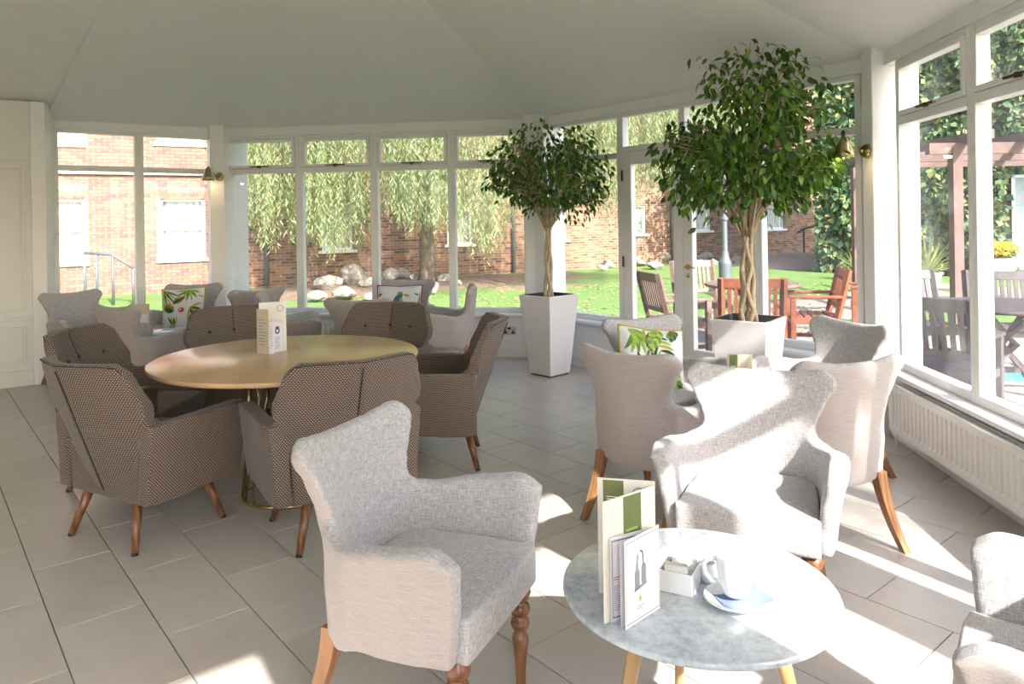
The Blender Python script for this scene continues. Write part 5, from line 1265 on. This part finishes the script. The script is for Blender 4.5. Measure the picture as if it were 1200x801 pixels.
def border(parent, M_, x0, x1, z0, z1, mat, side=-1, t=.0012):
    mb = MB()
    for a, b, c, d in ((x0, x1, z0, z0 + t), (x0, x1, z1 - t, z1), (x0, x0 + t, z0, z1), (x1 - t, x1, z0, z1)): mb.add([M_ @ Vector(q) for q in ((a, side * .0014, c), (b, side * .0014, c), (b, side * .0014, d), (a, side * .0014, d))], [(0, 1, 2, 3)])
    return mb.build('printed_border', mat, parent)
def local(base): return lambda px, py, z: (lambda g_: (g_.x - base.x, g_.y - base.y))(G(px, py, z))
TZ = .501
# tall cream and green menu on the coffee table
b0 = G(709, 695, TZ); L_ = local(b0); r = empty('folded_menu', (b0.x, b0.y, TZ)); r.scale = (1, 1, 1.44); tag(r, 'tall cream menu with a green band standing behind the lilac leaflet', 'menu')
pA, pB = L_(702, 694, TZ), L_(769.5, 701, TZ); sp = L_(708, 731, TZ); hM = .205
M_, ln, o = card(r, 'rear_cover', pA, pB, 0, hM, 'cream_paper'); printq(o, 'green_band', M_, ln * .10, ln * .46, .003, hM - .003, 'green_print'); circle_print(o, M_, ln * .72, hM * .84, .02, 'grey_print'); lines(o, M_, ln * .16, ln * .4, hM * .80, hM * .86, 3, 'paper', seed=4)
pC = L_(769, 703, TZ); M_, ln, o = card(r, 'front_cover', sp, pC, 0, .20, 'cream_paper'); printq(o, 'green_band', M_, ln * .38, ln * .72, .075, .197, 'green_print')
lines(o, M_, ln * .42, ln * .66, .10, .15, 4, 'lime_print', seed=9)
# lilac leaflet with the lantern drawing
b0 = G(731, 737, TZ); L_ = local(b0); r = empty('folded_leaflet', (b0.x, b0.y, TZ)); r.scale = (1, 1, 1.74); tag(r, 'white lilac folded leaflet printed with a bottle and can drawing', 'leaflet')
q0, q1, q2 = L_(716, 729, TZ), L_(773, 712, TZ), L_(733, 738, TZ)
M_, ln, o = card(r, 'rear_page', q0, (q1[0] - .002, q1[1] + .004), 0, .115, 'lilac_paper'); border(o, M_, .005, ln - .005, .005, .11, 'dark_print'); lines(o, M_, .009, .03, .015, .05, 12, 'grey_print'); lines(o, M_, .009, .028, .056, .062, 2, 'red_print')
M_, ln, o = card(r, 'middle_page', L_(728, 735, TZ), (q1[0], q1[1] + .002), 0, .112, 'lilac_paper')
M_, ln, o = card(r, 'front_page', q2, q1, 0, .118, 'paper'); border(o, M_, .004, ln - .004, .004, .114, 'grey_print')
dm = MB()
def dpoly(pts, y_=-.0016): dm.add([M_ @ Vector((a, y_, b)) for a, b in pts], [tuple(range(len(pts)))])
c_ = ln * .42
for (cx, w_, zb_, zt) in ((c_ - .011, .0095, .046, .068), (c_ + .015, .009, .050, .072)):
    dpoly([(cx - w_, zb_), (cx + w_, zb_), (cx + w_, zt), (cx + w_ * .6, zt + .004), (cx - w_ * .6, zt + .004), (cx - w_, zt)])
dpoly([(c_ - .015, .072), (c_ - .007, .072), (c_ - .008, .080), (c_ - .014, .080)]); dpoly([(c_ - .022, .043), (c_ + .026, .047), (c_ + .026, .051), (c_ - .022, .047)])
dm.build('printed_drawing', 'grey_print', o); hp = [(c_ - .011 + .0, .079), (c_ - .008, .091), (c_ + .002, .0965), (c_ + .011, .092), (c_ + .0145, .074)]
mb = MB()
for (a, b), (c, d) in zip(hp, hp[1:]): mb.add([M_ @ Vector(q) for q in ((a - .0016, -.0016, b - .0005), (c - .0016, -.0016, d - .0005), (c + .0016, -.0016, d + .0005), (a + .0016, -.0016, b + .0005))], [(0, 1, 2, 3)])
mb.build('printed_handle', 'dark_print', o); circle_print(o, M_, c_ + .0, .031, .004, 'lime_print', fill=True); lines(o, M_, c_ - .012, c_ + .014, .018, .024, 2, 'grey_print')
# cup on saucer with napkin
cb = G(862, 706, TZ); r = empty('saucer', (cb.x, cb.y, TZ)); r.scale = (1.08, 1.08, 1); tag(r, 'white saucer under the mug on the sunny marble table', 'saucer')
MB().lathe([(.002, .002), (.035, .002), (.04, .004), (.066, .013), (.072, .016), (.070, .018), (.042, .008), (.002, .006)], 40).build('dish', 'porcelain', r, smooth=True, angle=50)
nap = MB(); nap.grid(lambda u, v: (lerp(-.035, .085, u) - .01, lerp(-.045, .045, v) - .012, .0095 + .012 * u ** 2 + .004 * math.sin(6 * u) * math.sin(5 * v)), 10, 8); nap = nap.build('paper_napkin', 'napkin_blue', None, smooth=True); nap.location = (cb.x, cb.y, TZ + .002); nap.rotation_euler = (0, 0, R(15)); tag(nap, 'slate blue paper napkin between mug and saucer', 'napkin')
mu_ = empty('mug', (cb.x, cb.y, TZ + .0225), R(170)); mu_.scale = (1.18, 1.18, 1.2); tag(mu_, 'white china mug standing on the saucer', 'mug')
MB().lathe([(.002, 0), (.022, 0), (.026, .004), (.034, .03), (.0385, .06), (.041, .082), (.0395, .083), (.036, .06), (.031, .03), (.022, .008), (.002, .006)], 40).build('body', 'porcelain', mu_, smooth=True, angle=60)
MB().tube([(.037, 0, .070), (.052, 0, .073), (.064, 0, .060), (.062, 0, .040), (.048, 0, .025), (.034, 0, .026)], [.0045, .005, .005, .005, .005, .0045], 10).build('handle', 'porcelain', mu_, smooth=True)
# sugar box
sb = G(797, 687, TZ); r = empty('sugar_box', (sb.x, sb.y, TZ), R(-28)); r.scale = (1.35, 1.35, 1.2); tag(r, 'small white box of sugar sachets beside the mug', 'sugar box')
w_ = .032; mb = MB().box(-w_, w_, -w_, w_, 0, .003).box(-w_, w_, -w_, -w_ + .003, .003, .045).box(-w_, w_, w_ - .003, w_, .003, .045).box(-w_, -w_ + .003, -w_ + .003, w_ - .003, .003, .045).box(w_ - .003, w_, -w_ + .003, w_ - .003, .003, .045); mb.build('box', 'porcelain', r, bevel=.0012)
for i in range(6):
    o = MB().box(-.022, .022, -.0015, .0015, 0, .05).build('sachet', ['paper', 'cream_paper', 'paper'][i % 3], r); o.location = (rnd.uniform(-.004, .004), -.022 + i * .0085, .006); o.rotation_euler = (rnd.uniform(-.15, .15), rnd.uniform(-.15, .15), rnd.uniform(-.1, .1))
    if i in (1, 4): MB().box(-.018, .0, -.0019, -.0015, .036, .044).build('sachet_print', 'red_print', o)
jg = G(830, 680, TZ); r = empty('milk_jug', (jg.x, jg.y, TZ), R(120)); tag(r, 'tiny white milk jug behind the mug handle', 'jug')
MB().lathe([(.002, 0), (.016, 0), (.022, .012), (.021, .03), (.016, .042), (.019, .05), (.017, .05), (.014, .042), (.018, .02), (.002, .004)], 24).build('body', 'porcelain', r, smooth=True, angle=60); MB().tube([(.019, 0, .04), (.03, 0, .038), (.03, 0, .02), (.02, 0, .015)], .003, 8).build('handle', 'porcelain', r, smooth=True)
# menus on the oak table
TZ2 = .746; b0 = G(318, 414, TZ2); L_ = local(b0); r = empty('menu_folder', (b0.x, b0.y, TZ2)); tag(r, 'tall kraft menu folder standing on the oak dining table', 'menu')
a0_, a1_, a2_ = L_(301.5, 414, TZ2), L_(315, 415.5, TZ2), L_(334, 411.5, TZ2); hM = .275
M_, ln, o = card(r, 'side_flap', a0_, a1_, 0, .245, 'kraft_paper'); lines(o, M_, .01, ln - .01, .05, .2, 9, 'grey_print', seed=3)
M_, ln, o = card(r, 'rear_cover', (a0_[0] + .002, a0_[1] + .03), (a2_[0], a2_[1] + .03), 0, hM, 'cream_paper'); circle_print(o, M_, ln * .78, hM * .87, .018, 'blue_print', w_=.15); lines(o, M_, ln * .72, ln * .84, hM * .86, hM * .88, 2, 'grey_print')
b0 = G(324, 413, TZ2); L_ = local(b0); r = empty('menu_leaflet', (b0.x, b0.y, TZ2)); tag(r, 'lilac leaflet with a black crest inside the kraft menu folder', 'leaflet')
M_, ln, o = card(r, 'rear_page', L_(315.5, 415, TZ2), L_(321, 414, TZ2), 0, .175, 'lilac_paper'); lines(o, M_, .003, ln - .003, .03, .16, 10, 'grey_print')
M_, ln, o = card(r, 'front_page', L_(319.5, 413.5, TZ2), L_(332, 411, TZ2), 0, .175, 'lilac_paper'); border(o, M_, .004, ln - .004, .006, .17, 'grey_print'); circle_print(o, M_, ln * .45, .118, .017, 'dark_print', w_=.5); printq(o, 'printed_crest', M_, ln * .3, ln * .6, .130, .142, 'dark_print', lift=.0016); lines(o, M_, ln * .2, ln * .75, .02, .09, 8, 'grey_print')
# menus on the hidden marble table and in the far corner
def at_table(px, py_top, z_top, tc, off): 
    return None
b0 = Vector((1.205, 3.90, .501)); r = empty('menu_booklet', b0, R(-14)); tag(r, 'cream booklet with a green band standing on the hidden marble table', 'menu')
M_, ln, o = card(r, 'front_cover', (-.075, 0), (.045, .01), 0, .225, 'kraft_paper'); printq(o, 'green_band', M_, .010, .052, .004, .222, 'green_print'); lines(o, M_, .015, .045, .11, .17, 5, 'paper', seed=2); circle_print(o, M_, .083, .17, .016, 'grey_print'); lines(o, M_, .06, .11, .10, .14, 3, 'grey_print', seed=5)
M_, ln, o = card(r, 'rear_cover', (.045, .01), (.054, .05), 0, .223, 'kraft_paper')
r = empty('table_card', Vector((1.29, 3.88, .501)), R(20)); tag(r, 'small pale folded card right of the cream booklet', 'card'); M_, ln, o = card(r, 'front_page', (-.02, 0), (.055, -.01), 0, .16, 'lilac_paper'); printq(o, 'printed_picture', M_, .03, .05, .11, .14, 'blue_print'); card(r, 'rear_page', (-.02, .0), (.05, .035), 0, .16, 'kraft_paper')
b0 = Vector((-3.42, 6.74, .501)); r = empty('menu_stand', b0, R(5)); tag(r, 'pale menu folder standing on the small table in the far left corner', 'menu'); M_, ln, o = card(r, 'front_cover', (-.09, 0), (.09, .0), 0, .24, 'kraft_paper')
M_, ln, o = card(r, 'leaflet_page', (-.06, -.012), (.085, -.018), 0, .15, 'lilac_paper'); border(o, M_, .01, ln - .01, .01, .14, 'grey_print'); circle_print(o, M_, ln * .5, .10, .02, 'grey_print'); lines(o, M_, ln * .25, ln * .7, .03, .07, 4, 'grey_print')
b0 = Vector((-1.42, 6.86, .501)); r = empty('menu_stand', b0, R(5)); tag(r, 'kraft menu folder on the table in front of the bird cushion', 'menu'); M_, ln, o = card(r, 'front_cover', (-.09, 0), (.09, .0), 0, .22, 'kraft_paper')
lines(o, M_, .03, .15, .05, .18, 5, 'grey_print')
